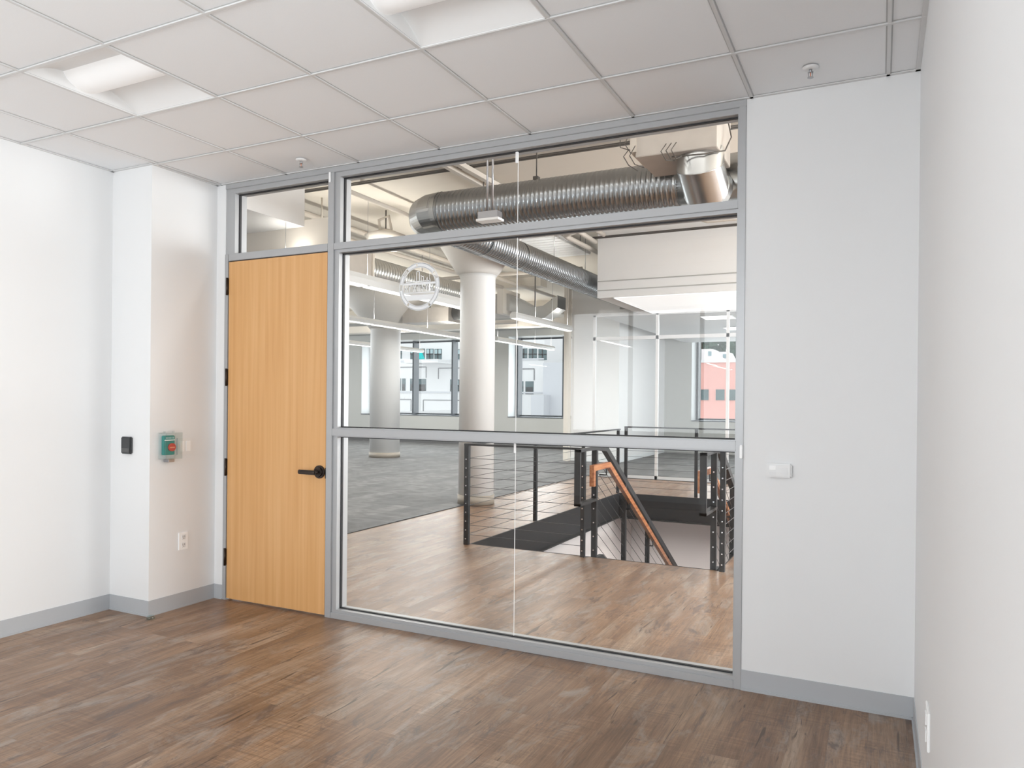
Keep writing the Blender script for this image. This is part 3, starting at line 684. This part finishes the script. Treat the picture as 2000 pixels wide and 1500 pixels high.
# right side guard
t = thing('cable_railing', 'black cable railing along the right side of the stair opening', 'railing', (2.185, 5, 0), 'cable railings')
post(2.185, 2.62, -.04, RZ+.03, t, w=.045, bolts=10)
for y in (4.25, 5.85, 7.38): post(2.185, y, -.04, RZ+.02, t, w=.04)
B(2.16, 2.21, 2.6, 7.40, RZ+.018, RZ+.038, bev=.002).build('top_rail', 'steel_black', t)
for k in range(9): MB().tube([(2.185, 2.62, .10+k*.095), (2.185, 7.38, .10+k*.095)], .0028, 6, cap=False).build('cable', 'cable_dark', t)
# stair guards with loops and wood handrails
SLP = .603
def stair_guard(x, hx, label, zt):
    t = thing('stair_railing', label, 'railing', (x, 2.63, 0), 'stair railings')
    # rectangular loop reaching towards the viewer
    ya, yb = 2.26, 2.70
    b = MB(); th = .012; w = .055
    b.box(x-w/2, x+w/2, ya-th, ya+th, .515, zt); b.box(x-w/2, x+w/2, ya-th, yb, zt-.024, zt); b.box(x-w/2, x+w/2, ya-th, yb, .515, .539)
    b.build('end_loop', 'steel_black', t)
    post(x, yb, -.30, zt-.01, t, w=.05, bolts=9)
    for y in (3.60, 4.48, 5.4, 6.3):
        z1 = zt - SLP*(y-2.98) - .02; post(x, y, z1-1.25, z1, t, w=.045)
    # sloping top rail
    b = MB(); y0, y1 = 2.70, 7.3
    b.prism([(y0, zt), (2.98, zt), (y1, zt-SLP*(y1-2.98)), (y1, zt-SLP*(y1-2.98)-.075), (2.96, zt-.055), (y0, zt-.024)], 'x', x-.026, x+.026)
    b.build('top_rail', 'steel_black', t)
    for k in range(9):
        z = zt-.11-k*.115
        MB().tube([(x, yb, z+.03), (x, 7.2, z+.03-SLP*(7.2-yb))], .0028, 6, cap=False).build('cable', 'cable_dark', t)
    hz = .865
    hb = MB(); hw = .021; hh = .052
    ys_ = [2.44, 2.90, 7.0]
    hb.prism([(2.44, hz), (2.90, hz), (7.0, hz-SLP*4.10), (7.0, hz-SLP*4.10-.06), (2.885, hz-hh), (2.44+.05, hz-hh), (2.44+.05, hz-.19), (2.44, hz-.19)], 'x', hx-hw, hx+hw)
    h = hb.build('handrail', 'rail_wood', t)
    b = MB()
    for y in (2.84, 3.6, 4.48, 5.4, 6.3):
        z = hz-.06 - max(0, SLP*(y-2.9)) - .03
        MB().tube([(x, y, z-.03), (hx, y, z-.03), (hx, y, z+.05)], .008, 8).build('rail_bracket', 'steel_black', h)
    return t
stair_guard(1.00, 1.065, 'left black stair guard with wooden handrail descending away', 1.015)
stair_guard(2.095, 2.03, 'right black stair guard with wooden handrail, beside the window frame', 1.03)
t = thing('staircase', 'steel staircase descending away under the floor opening', 'staircase', (1.55, 2.65, 0))
for x in (1.0, 2.095):
    b = MB(); b.prism([(2.66, -.02), (2.9, -.02), (8.2, -.02-SLP*5.3), (8.2, -.34-SLP*5.3), (2.66, -.20)], 'x', x-.02, x+.02); b.build('stringer', 'steel_black', t)
for k in range(18):
    y = 2.68+k*.282; z = -.17*(k+1)
    B(1.022, 2.073, y, y+.30, z-.03, z).box(1.022, 2.073, y, y+.012, z, z+.14).build('tread', 'slot', t)

# ------------------------------------------------------------------ ducts and services
def spiral(b, p0, p1, R, pitch=.046, n=56, amp=.0022):
    p0, p1 = Vector(p0), Vector(p1); ax = (p1-p0); Ln = ax.length; ax.normalize()
    a = ax.cross(Vector((0, 0, 1))).normalized(); c = a.cross(ax)
    prof = [(0, 0), (.42, 0), (.46, 1), (.60, 1), (.64, 0)]
    steps = int(Ln/pitch); rings = []
    for s_ in range(steps):
        for (fr, h) in prof:
            ring = []
            for j in range(n):
                th = 2*PI*j/n; tt = (s_+fr+(j/n))*pitch
                tt = min(max(tt, 0), Ln)
                rr = R + h*amp
                ring.append(b.b.verts.new(p0+ax*tt+(a*math.cos(th)+c*math.sin(th))*rr))
            rings.append(ring)
    def link(A, Bq):
        for j in range(n-1): b.b.faces.new((A[j], A[j+1], Bq[j+1], Bq[j])).smooth = True
    for A, Bq in zip(rings, rings[1:]): link(A, Bq)
    # helical seam between last and first column
    k = len(prof)
    for i in range(len(rings)-k-1):
        A, Bq, C, D = rings[i][n-1], rings[i+1][n-1], rings[i+k][0], rings[i+k+1][0]
        try: b.b.faces.new((A, C, D, Bq)).smooth = True
        except Exception: pass
    return b
def ring(b, p0, p1, R, n=48):
    return b.tube([p0, p1], R, n)
ZD = 3.39; YD = 2.735
t = thing('spiral_duct', 'large shiny spiral duct crossing behind the top transom glass', 'air duct', (.3, YD, ZD), 'spiral ducts')
spiral(MB(), (-.78, YD, ZD), (1.78, YD, ZD), .197).build('duct_run', 'duct_spiral', t)
MB().tube([(1.74, YD, ZD), (2.9, YD, ZD), (3.9, YD, ZD)], .199, 48).build('plain_section', 'duct_flat', t)
b = MB(); pts = []
for k in range(5):
    a = k/4*PI/2; pts.append((-.74-.30*math.sin(a), YD+.30*(1-math.cos(a)), ZD))
pts = [(-.70, YD, ZD)]+pts+[(-1.04, YD+.42, ZD)]
b.tube([Vector(p) for p in pts], .200, 48); el = b.build('elbow', 'duct_flat', t)
for p_ in el.data.polygons: p_.use_smooth = False
b = MB()
for x in (-.71, 1.75): b.tube([(x-.010, YD, ZD), (x+.010, YD, ZD)], .206, 48, cap=False)
b.build('collar', 'duct_flat', t)
t = thing('spiral_duct', 'spiral duct running away beside the near column towards the bulkhead', 'air duct', (-.98, 5, ZD), 'spiral ducts')
spiral(MB(), (-1.02, YD+.42, ZD), (-.96, YG, ZD), .183, pitch=.062).build('duct_run', 'duct_spiral', t)
b = MB()
for y in (4.1, 5.1, 6.3, 7.6): b.tube([(-1.0, y, ZD), (-1.0, y+.03, ZD)], .190, 40, cap=False).tube([(-.98, y+.015, ZD+.18), (-.98, y+.015, SL)], .005, 6)
b.build('hanger', 'duct_flat', t)
t = thing('spiral_duct', 'pale spiral duct behind the emblem, high over the carpet', 'air duct', (-4.15, 7, 3.55), 'spiral ducts')
spiral(MB(), (-4.15, 5.75, 3.56), (-4.15, 10.0, 3.56), .205, pitch=.075).build('duct_run', 'duct_pale', t)
B(-4.42, -3.88, 5.05, 5.75, 3.28, 3.84, bev=.004).build('plenum_box', 'duct_board', t)
for y in (5.4, 7.6, 9.6): MB().tube([(-4.15, y, 3.76), (-4.15, y, SL)], .006, 6).build('hanger_rod', 'cable', t)
B(-4.45, -3.85, 5.74, 5.78, 3.25, 3.87).build('flange', 'cream_paint', t)
# fan box with drop elbow into the big duct
t = thing('fan_coil_box', 'painted duct box with drop elbow feeding the large duct', 'air handling box', (1.9, 2.15, 3.7))
B(1.60, 2.24, 1.92, 2.50, 3.40, 3.86, bev=.004).build('box', 'duct_board', t)
B(1.56, 1.61, 1.90, 2.35, 3.44, 3.84).build('end_flange', 'pipe_paint', t)
B(1.86, 2.0, 1.908, 1.922, 3.56, 3.66).build('access_cover', 'pipe_paint', t)
MB().mitre([(2.07, 2.14, 3.46), (2.07, 2.14, 3.33), (2.07, 2.36, 3.22), (2.07, 2.56, 3.27)], .185, 36).build('drop_elbow', 'duct_flat', t)
MB().tube([(2.07, 2.54, 3.27), (2.07, 2.64, 3.32)], .16, 36).build('connector', 'duct_board', t)
b = MB()
for (dx, dz, k) in ((0, 0, 0), (.05, .02, 1), (.30, -.0, 2), (.34, .0, 3), (.38, 0, 4)):
    x = 1.56+dx; b.tube([(x, 1.88, 3.46+dz), (x-.02, 1.80, 3.38), (x+.01, 1.84, 3.32), (x+.05, 1.95, 3.30+.02*k)], .004, 6)
b.tube([(1.56, 1.90, 3.66), (1.49, 1.86, 3.58), (1.50, 1.84, 3.47), (1.57, 1.88, 3.45)], .004, 6).tube([(1.57, 1.90, 3.62), (1.53, 1.86, 3.5), (1.58, 1.86, 3.42)], .004, 6)
b.build('wiring', 'wire', t)
MB().tube([(2.25, 2.2, 3.8), (2.30, 2.2, 3.55), (2.28, 2.05, 3.40), (2.15, 1.94, 3.36), (1.9, 1.90, 3.36)], .006, 6).build('control_cable', 'wire', t)
b = MB()
for (x, y) in ((1.66, 1.98), (2.18, 1.98), (1.66, 2.44), (2.18, 2.44)): b.tube([(x, y, 3.8), (x, y, SL)], .006, 6)
b.build('hanger_rods', 'cable', t)
# conduits along the slab
def conduit(label, lines, rad, m='pipe_paint', name='conduit', cat='conduit', grp='slab conduits'):
    b = MB()
    for L in lines: b.tube(L, rad, 8)
    return tag(b.build(name, m), label, cat, grp)
conduit('thin pair of conduits crossing the slab above the large duct', [[(-8, 3.55, SL-.03), (4, 3.55, SL-.03)], [(-8, 3.61, SL-.03), (4, 3.61, SL-.03)]], .011, 'wire')
conduit('thin conduit crossing the slab in front of the white bulkhead', [[(-.75, 7.22, 4.02), (6, 7.22, 4.02)], [(-.75, 7.30, 4.02), (6, 7.30, 4.02)]], .011, 'wire')
for i, x in enumerate((-.86, -1.02)):
    tag(B(x-.03, x+.03, 2.55 if i else 2.6, 5.0, SL-.10, SL-.045).build('channel_strut', 'pipe_paint'), ['metal channel strut on the slab, right one of the pair above the duct', 'metal channel strut on the slab, left one of the pair above the duct'][i], 'strut', 'channel struts')
tag(B(-1.16, -.80, 2.52, 2.62, SL-.16, SL-.04, bev=.003).build('junction_box', 'cable'), 'grey junction box on the slab above the left end of the large duct', 'junction box')
t = thing('hanging_junction_box', 'small grey box hanging on two rods in front of the large duct', 'junction box', (.14, 2.15, 3.05))
B(.06, .26, 2.10, 2.20, 3.10, 3.165, bev=.003).build('box', 'cable', t); B(.045, .275, 2.09, 2.21, 3.078, 3.10, bev=.002).build('lid', 'white_plastic', t)
b = MB(); b.tube([(.13, 2.15, 3.16), (.13, 2.15, SL)], .010, 8).tube([(.185, 2.15, 3.16), (.185, 2.15, SL)], .010, 8); b.build('rod', 'cable', t)
t = thing('hanger_rod', 'thin hanging rod with clamp above the large duct', 'hanger', (.36, 2.73, 3.6))
MB().tube([(.36, 2.73, 3.59), (.36, 2.73, SL)], .006, 6).build('rod', 'wire', t); B(.335, .385, 2.70, 2.76, 3.585, 3.62).build('clamp', 'wire', t)
# pipes right of the running duct
t = thing('sprinkler_pipe', 'painted sprinkler pipes with a U bend beside the bulkhead', 'pipe', (-.9, 7, 3.95))
MB().tube([(-.60, 5.9, 3.93), (-.64, 7.15, 3.93)], .035, 12).build('pipe', 'pipe_paint', t)
MB().tube([(-.50, 5.9, 4.03), (-.50, 7.15, 4.03)], .035, 12).build('pipe', 'pipe_paint', t)
MB().tube([(-.62, 6.3, 3.93), (-.84, 6.4, 3.90), (-.86, 6.5, 3.90), (-.80, 9.4, 3.90)], .038, 12).build('branch', 'pipe_paint', t)
b = MB()
for y in (7.0, 8.2): b.tube([(-.83, y, 3.9), (-.83, y, SL)], .008, 6)
b.build('clamp', 'wire', t)
# louvred ceiling panel
t = thing('ceiling_grille', 'white louvred grille under the slab above the running duct', 'ceiling grille', (-1.6, 7.6, 4.05))
B(-2.0, -1.25, 6.6, 8.6, 4.06, 4.10).build('backing', 'white_plastic', t)
for k in range(11): B(-2.0, -1.25, 6.62+k*.18, 6.77+k*.18, 4.035, 4.055).build('slat', 'white_bright', t)
conduit('thin dark pipe with hook hanging before the boxed wall', [[(1.35, 5.6, 3.80), (1.35, 5.6, 3.72), (1.42, 5.6, 3.70), (4.5, 5.6, 3.70)], [(1.9, 5.6, 3.70), (1.9, 5.6, SL)]], .012)
# beams / pipes over the carpet
conduit('painted pipe under the slab left of the near column', [[(-2.45, 2.2, 3.98), (-2.6, 12.5, 3.98)]], .03)
conduit('painted pipe under the slab above the hanging lamps', [[(-3.5, 3.3, 3.90), (-3.6, 16.4, 3.90)]], .04)
conduit('painted pipe crossing under the slab behind the near column', [[(-9, 9.1, 3.9), (-1.6, 9.1, 3.9)]], .035)
conduit('painted pipe crossing low before the far windows', [[(-14, 13.8, 3.72), (-3.3, 13.8, 3.72)]], .06)
conduit('painted pipe running away over the carpet behind the rear column', [[(-5.95, 8, 3.85), (-5.95, 16.4, 3.85)]], .05)
conduit('painted pipe running away at the left above the door', [[(-3.7, 3.3, 3.80), (-3.72, 10, 3.80)]], .035)
conduit('second painted pipe running away at the left above the door', [[(-4.75, 3.3, 3.9), (-4.8, 12, 3.9)]], .03)
for i, y in enumerate((6.6, 11.0, 14.6)):
    struct(B(-16.4, -3.3 if i else -4.9, y, y+.35, SL-.20, SL).build('ceiling_beam', 'slab_paint'), ['shallow cream beam under the slab nearest the office', 'shallow cream beam under the slab over the rear column', 'shallow cream beam under the slab before the far windows'][i], 'beam')
# dented heater / valve assembly left of the large duct
t = thing('valve_assembly', 'cream painted valve and hanger assembly left of the large duct', 'valve', (-2.9, 4.6, 3.9))
MB().lathe([(.02, 3.70), (.26, 3.72), (.30, 3.78), (.10, 3.86), (.03, 3.88)], -3.0, 4.9, 24).build('hood', 'cream_paint', t)
MB().tube([(-3.1, 4.9, 3.86), (-3.12, 4.9, 4.02), (-2.95, 4.9, 4.06), (-2.9, 4.9, 3.86)], .022, 10).build('loop_pipe', 'cream_paint', t)
MB().tube([(-2.86, 4.9, 3.55), (-2.86, 4.9, 3.72)], .05, 12).build('nozzle', 'cream_paint', t)
MB().tube([(-3.0, 4.9, 3.86), (-3.0, 4.9, SL)], .01, 6).build('rod', 'wire', t)
for i, (x, y) in enumerate([(-3.4, 4.0), (-2.6, 7.4)]):
    t = thing('sprinkler_pendant', ['small sprinkler drop seen above the door', 'small sprinkler drop near the capital of the near column'][i], 'sprinkler', (x, y, 3.7))
    MB().tube([(x, y, 3.72), (x, y, SL)], .012, 8).build('drop', 'pipe_paint', t); MB().lathe([(.012, 3.72), (.03, 3.70), (.03, 3.69), (.01, 3.66)], x, y, 12).build('head', 'wire', t)
# fan coil with mitred flat ducts by the core
t = thing('air_handler', 'hanging air handler with mitred sheet metal duct beside the white wall block', 'air handling unit', (-3.4, 10.6, 3.6))
B(-4.55, -4.00, 10.3, 11.2, 3.30, 3.72, bev=.004).build('cabinet', 'duct_board', t)
B(-3.95, -3.80, 10.2, 11.0, 3.28, 3.80).build('flange', 'cream_paint', t)
b = MB(); b.prism([(-3.80, 3.72), (-3.55, 3.60), (-3.20, 3.40), (-2.95, 3.42), (-2.62, 3.62), (-2.62, 3.36), (-2.92, 3.16), (-3.22, 3.15), (-3.52, 3.30), (-3.80, 3.36)], 'y', 10.35, 10.8); b.build('mitred_duct', 'duct_flat', t)
b = MB(); b.tube([(-3.2, 10.5, 3.4), (-3.2, 10.5, SL)], .012, 6).tube([(-4.4, 10.4, 3.7), (-4.4, 10.4, SL)], .012, 6); b.build('hanger_rods', 'wire', t)
B(-4.1, -3.5, 10.1, 10.3, 3.06, 3.12).build('drip_tray', 'cream_paint', t)
t = thing('air_handler', 'second air handling duct half hidden behind the near column', 'air handling unit', (-5.6, 11.5, 3.5))
MB().tube([(-5.7, 11.4, 3.5), (-5.2, 11.4, 3.5), (-4.95, 11.4, 3.62), (-4.7, 11.4, 3.62)], .17, 20).build('bent_duct', 'duct_flat', t)
B(-7.0, -5.7, 11.1, 11.7, 3.28, 3.62, bev=.004).build('cabinet', 'duct_board', t)
MB().tube([(-6.4, 11.4, 3.6), (-6.4, 11.4, SL)], .012, 6).build('hanger_rods', 'wire', t)
t = thing('radiant_duct', 'long low rectangular duct before the far windows', 'air duct', (-9, 14.3, 3.4))
B(-15, -3.5, 14.2, 14.6, 3.42, 3.62, bev=.004).build('duct_run', 'cream_paint', t)
b = MB()
for x in (-13, -10, -7, -4.5): b.tube([(x, 14.4, 3.6), (x, 14.4, SL)], .012, 6)
b.build('hanger_rods', 'wire', t)

# hanging linear lamps
def pendant(x, y0, y1, z, label, w=.15, h=.11, segs=3, p=18):
    t = thing('linear_pendant_light', label, 'hanging light', (x, (y0+y1)/2, z), 'linear hanging lights')
    b = MB(); b.prism([(x-w/2, z+.0), (x-w/2, z+h*.55), (x-w*.28, z+h), (x+w*.28, z+h), (x+w/2, z+h*.55), (x+w/2, z)], 'y', y0, y1); b.build('housing', 'pendant', t)
    L = (y1-y0)/segs
    for k in range(segs): B(x-w*.40, x+w*.40, y0+k*L+.04, y0+(k+1)*L-.04, z-.010, z+.001).build('diffuser', 'tube', t)
    b = MB()
    for k in range(segs+1):
        y = y0+.15+k*(y1-y0-.3)/segs; b.tube([(x, y, z+h*.9), (x, y, SL)], .003, 6)
    b.build('suspension_wire', 'cable', t)
    area('pendant_lamp_down', (x, (y0+y1)/2, z-.014), (0, 0, 0), w*.7, (y1-y0)*.96, p*(y1-y0), (1, .985, .955))
    area('pendant_lamp_up', (x, (y0+y1)/2, z+h+.01), (PI, 0, 0), w*.5, (y1-y0)*.96, p*.38*(y1-y0), (1, .95, .87))
pendant(-2.86, 2.6, 7.55, 2.96, 'linear hanging lamp in front of the near column, left of it', .17, .15)
pendant(-2.62, 8.3, 11.05, 2.94, 'short linear hanging lamp right of the near column')
pendant(-5.75, 6.2, 12.4, 2.93, 'linear hanging lamp crossing the rear column')
pendant(-5.3, 12.7, 16.4, 2.93, 'linear hanging lamp before the second far window')
pendant(-9.75, 9.0, 16.2, 2.94, 'farthest left linear hanging lamp over the carpet')

# ------------------------------------------------------------------ outside
struct(B(-120, 60, 18.5, 110, -9.2, -9).build('ground', 'asphalt'), 'paved ground outside far below', 'ground')
YW = 45.0
def fx(uu, Y):   # picture column to x on the plane y = Y (used for laying out the far facade)
    ang = math.atan((uu-1000)/1455.3); a = yaw+ang
    return 3.3787 + math.tan(a)*(Y+3.8739)
def fz(v, uu, Y):
    ang = math.atan((uu-1000)/1455.3); D = (Y+3.8739)/math.cos(yaw+ang)*math.cos(ang)
    return 1.4459 - (v-784.1-2.9+(uu-1000)*.0094)/1455.3*D
def wall_windows(t, items, Y):
    for (u0, u1, v0, v1, kind) in items:
        x0, x1 = fx(u0, Y), fx(u1, Y); z1, z0 = fz(v0, (u0+u1)/2, Y), fz(v1, (u0+u1)/2, Y)
        o = B(x0, x1, Y-.03, Y+.02, z0, z1).build('window', 'far_glass', t)
        if kind == 'b': B(x0+.05, x1-.05, Y-.045, Y-.031, z0+(z1-z0)*.5, z1-.05).build('blind', 'far_blind', o)
        if kind == 'd': B(x0+.05, x1-.05, Y-.045, Y-.031, z0, z0+(z1-z0)*.55).build('lower_sash', 'far_dark', o)
        if kind in 'gb':
            xm = (x0+x1)/2; B(xm-.04, xm+.04, Y-.055, Y-.046, z0, z1).box(x0, x1, Y-.055, Y-.046, (z0+z1)/2-.04, (z0+z1)/2+.04).build('window_bars', 'far_dark', o)
t = thing('white_building', 'white apartment building with rows of square windows outside the far windows', 'building', (fx(800, YW), YW, -9))
xa, xb = fx(600, YW), fx(1062, YW)
B(xa, xb, YW, YW+14, -9, 16).build('facade', 'facade_white', t)
wall_windows(t, [(776, 784, 690, 711, 'g'), (801, 813, 690, 711, 'b'), (817, 829, 690, 711, 'n'), (832, 846, 690, 711, 'b'), (848, 862, 690, 711, 'b'), (886, 900, 690, 711, 'b'),
                 (776, 783, 749, 773, 'b'), (785, 792, 749, 773, 'd'), (801, 815, 749, 773, 'd'), (818, 832, 749, 773, 'd'), (879, 888, 749, 773, 'd'), (891, 903, 749, 773, 'b'),
                 (1016, 1029, 686, 708, 'g'), (1032, 1048, 686, 708, 'g'), (1051, 1067, 686, 708, 'g'), (1014, 1022, 750, 775, 'g'), (1026, 1042, 750, 775, 'd'),
                 (700, 713, 690, 711, 'b'), (716, 728, 690, 711, 'b'), (700, 713, 749, 773, 'b')], YW)
def outline(u0, u1, v0, v1):
    x0, x1 = fx(u0, YW), fx(u1, YW); z1, z0 = fz(v0, (u0+u1)/2, YW), fz(v1, (u0+u1)/2, YW); k = .035
    B(x0, x1, YW-.03, YW+.01, z1-k, z1+k).box(x0-k, x0+k, YW-.03, YW+.01, z0, z1).box(x1-k, x1+k, YW-.03, YW+.01, z0, z1).build('panel_joint', 'facade_line', t)
for q_ in ((750, 832, 727, 748), (856, 905, 727, 748), (750, 803, 790, 812), (827, 905, 790, 812), (1000, 1043, 726, 748)): outline(*q_)
b = MB()
for v in (714, 775): b.box(xa, xb, YW-.06, YW+.01, fz(v, 830, YW)-.06, fz(v, 830, YW)+.06)
b.build('cornice', 'facade_shade', t)
t = thing('grey_building', 'plain pale grey building beside the white one, right in the second far window', 'building', (fx(1090, 39), 39, -9))
B(fx(1060, 39), fx(1140, 39), 39, 52, -9, fz(712, 1090, 39)).build('facade', 'facade_shade', t)
B(fx(1037, 38), fx(1062, 38), 38, 50, -9, fz(776, 1050, 38)).build('annex', 'facade_shade', t)
tag(MB().tube([(fx(819, 43), 43, fz(712, 819, 43)), (fx(819, 43), 43, fz(700, 819, 43)), (fx(819, 43), 43, fz(688, 819, 43))], [.42, .22, .02], 12).build('closed_parasol', 'parasol_teal'), 'closed teal parasol in front of the white building windows', 'parasol')
bk = thing('roof_terrace', 'narrow terrace ledge carrying the teal parasol', 'terrace', (fx(819, 43), 43, fz(712, 819, 43)))
z_ = fz(712, 819, 43); B(fx(796, 43), fx(862, 43), 42.5, 45.0, z_-.25, z_).build('slab', 'facade_white', bk)
# red building, vans, trees
YR = 42.0
t = thing('red_building', 'salmon red building with small dark windows outside the meeting room', 'building', (fx(1410, YR), YR, -9))
B(fx(1340, YR), fx(1500, YR), YR, YR+11, -9, fz(706, 1410, YR)).build('facade', 'facade_red', t)
B(fx(1340, YR), fx(1500, YR), YR-.1, YR+.3, fz(706, 1410, YR), fz(701, 1410, YR)).build('parapet', 'facade_white', t)
B(fx(1340, YR-1), fx(1500, YR-1), YR-1, YR, -9, fz(822, 1410, YR-1)).build('base', 'facade_white', t)
for (u0, u1) in ((1369, 1384), (1398, 1415), (1421, 1442)):
    B(fx(u0, YR), fx(u1, YR), YR-.04, YR+.02, fz(780, 1400, YR), fz(759, 1400, YR)).build('window', 'far_glass', t)
def van(u0, u1, v0, v1, Y, label):
    x0, x1 = fx(u0, Y), fx(u1, Y); z1 = fz(v0, (u0+u1)/2, Y); z0 = fz(706, 1410, YR); h = z1-z0
    t = thing('parked_van', label, 'van', ((x0+x1)/2, Y, z0), 'parked vans')
    MB().prism([(x0, z0+.12*h), (x0, z1), (x0+(x1-x0)*.62, z1), (x0+(x1-x0)*.78, z0+.62*h), (x1, z0+.55*h), (x1, z0+.12*h)], 'y', Y, Y+2.2).build('body', 'truck_white', t)
    B(x0+(x1-x0)*.40, x0+(x1-x0)*.60, Y-.02, Y+.01, z0+.58*h, z0+.85*h).build('side_window', 'truck_glass', t)
    for fr in (.2, .8):
        MB().disc((x0+(x1-x0)*fr, Y-.02, z0+.15*h), .15*h, .2, 'y', 16).build('wheel', 'far_dark', t)
van(1369, 1402, 680, 701, 46, 'white van on the roof deck left of the glass post'); van(1396, 1434, 685, 701, 49, 'pale van parked behind on the roof deck')
def tree(u0, v0, Y, hgt, rad, label):
    x = fx(u0, Y); zt = fz(v0, u0, Y)
    t = thing('leafy_tree', label, 'tree', (x, Y, zt-hgt), 'trees behind the red building')
    MB().tube([(x, Y, zt-hgt), (x+.2, Y, zt-hgt*.5), (x, Y, zt-.5)], [.35, .25, .1], 10).build('trunk', 'bark', t)
    b = MB(); rnd = random.Random(int(u0))
    for k in range(1500):
        th = rnd.random()*2*PI; ph = math.acos(2*rnd.random()-1); rr = rad*(.55+.45*rnd.random())*(1+.25*math.sin(3*th+u0))
        c = Vector((x+rr*math.sin(ph)*math.cos(th), Y+rr*math.sin(ph)*math.sin(th), zt-hgt*.35+rr*1.15*math.cos(ph)))
        s_ = .18+.22*rnd.random(); n_ = Vector((rnd.uniform(-1, 1), rnd.uniform(-1, 1), rnd.uniform(-1, 1))).normalized(); a = n_.orthogonal().normalized()*s_; c2 = n_.cross(a)
        vs = [b.b.verts.new(c+q) for q in (a, c2, -a, -c2)]; b.b.faces.new(vs)
    b.build('crown', 'leaf', t)
tree(1368, 640, 58, 14, 4.0, 'dark green tree behind the vans, left'); tree(1408, 632, 70, 14, 4.7, 'dark green tree behind the vans, middle'); tree(1450, 636, 79, 15, 5.2, 'dark green tree behind the vans, right')
tree(1340, 640, 90, 16, 6, 'dark green tree farthest left behind the red building')
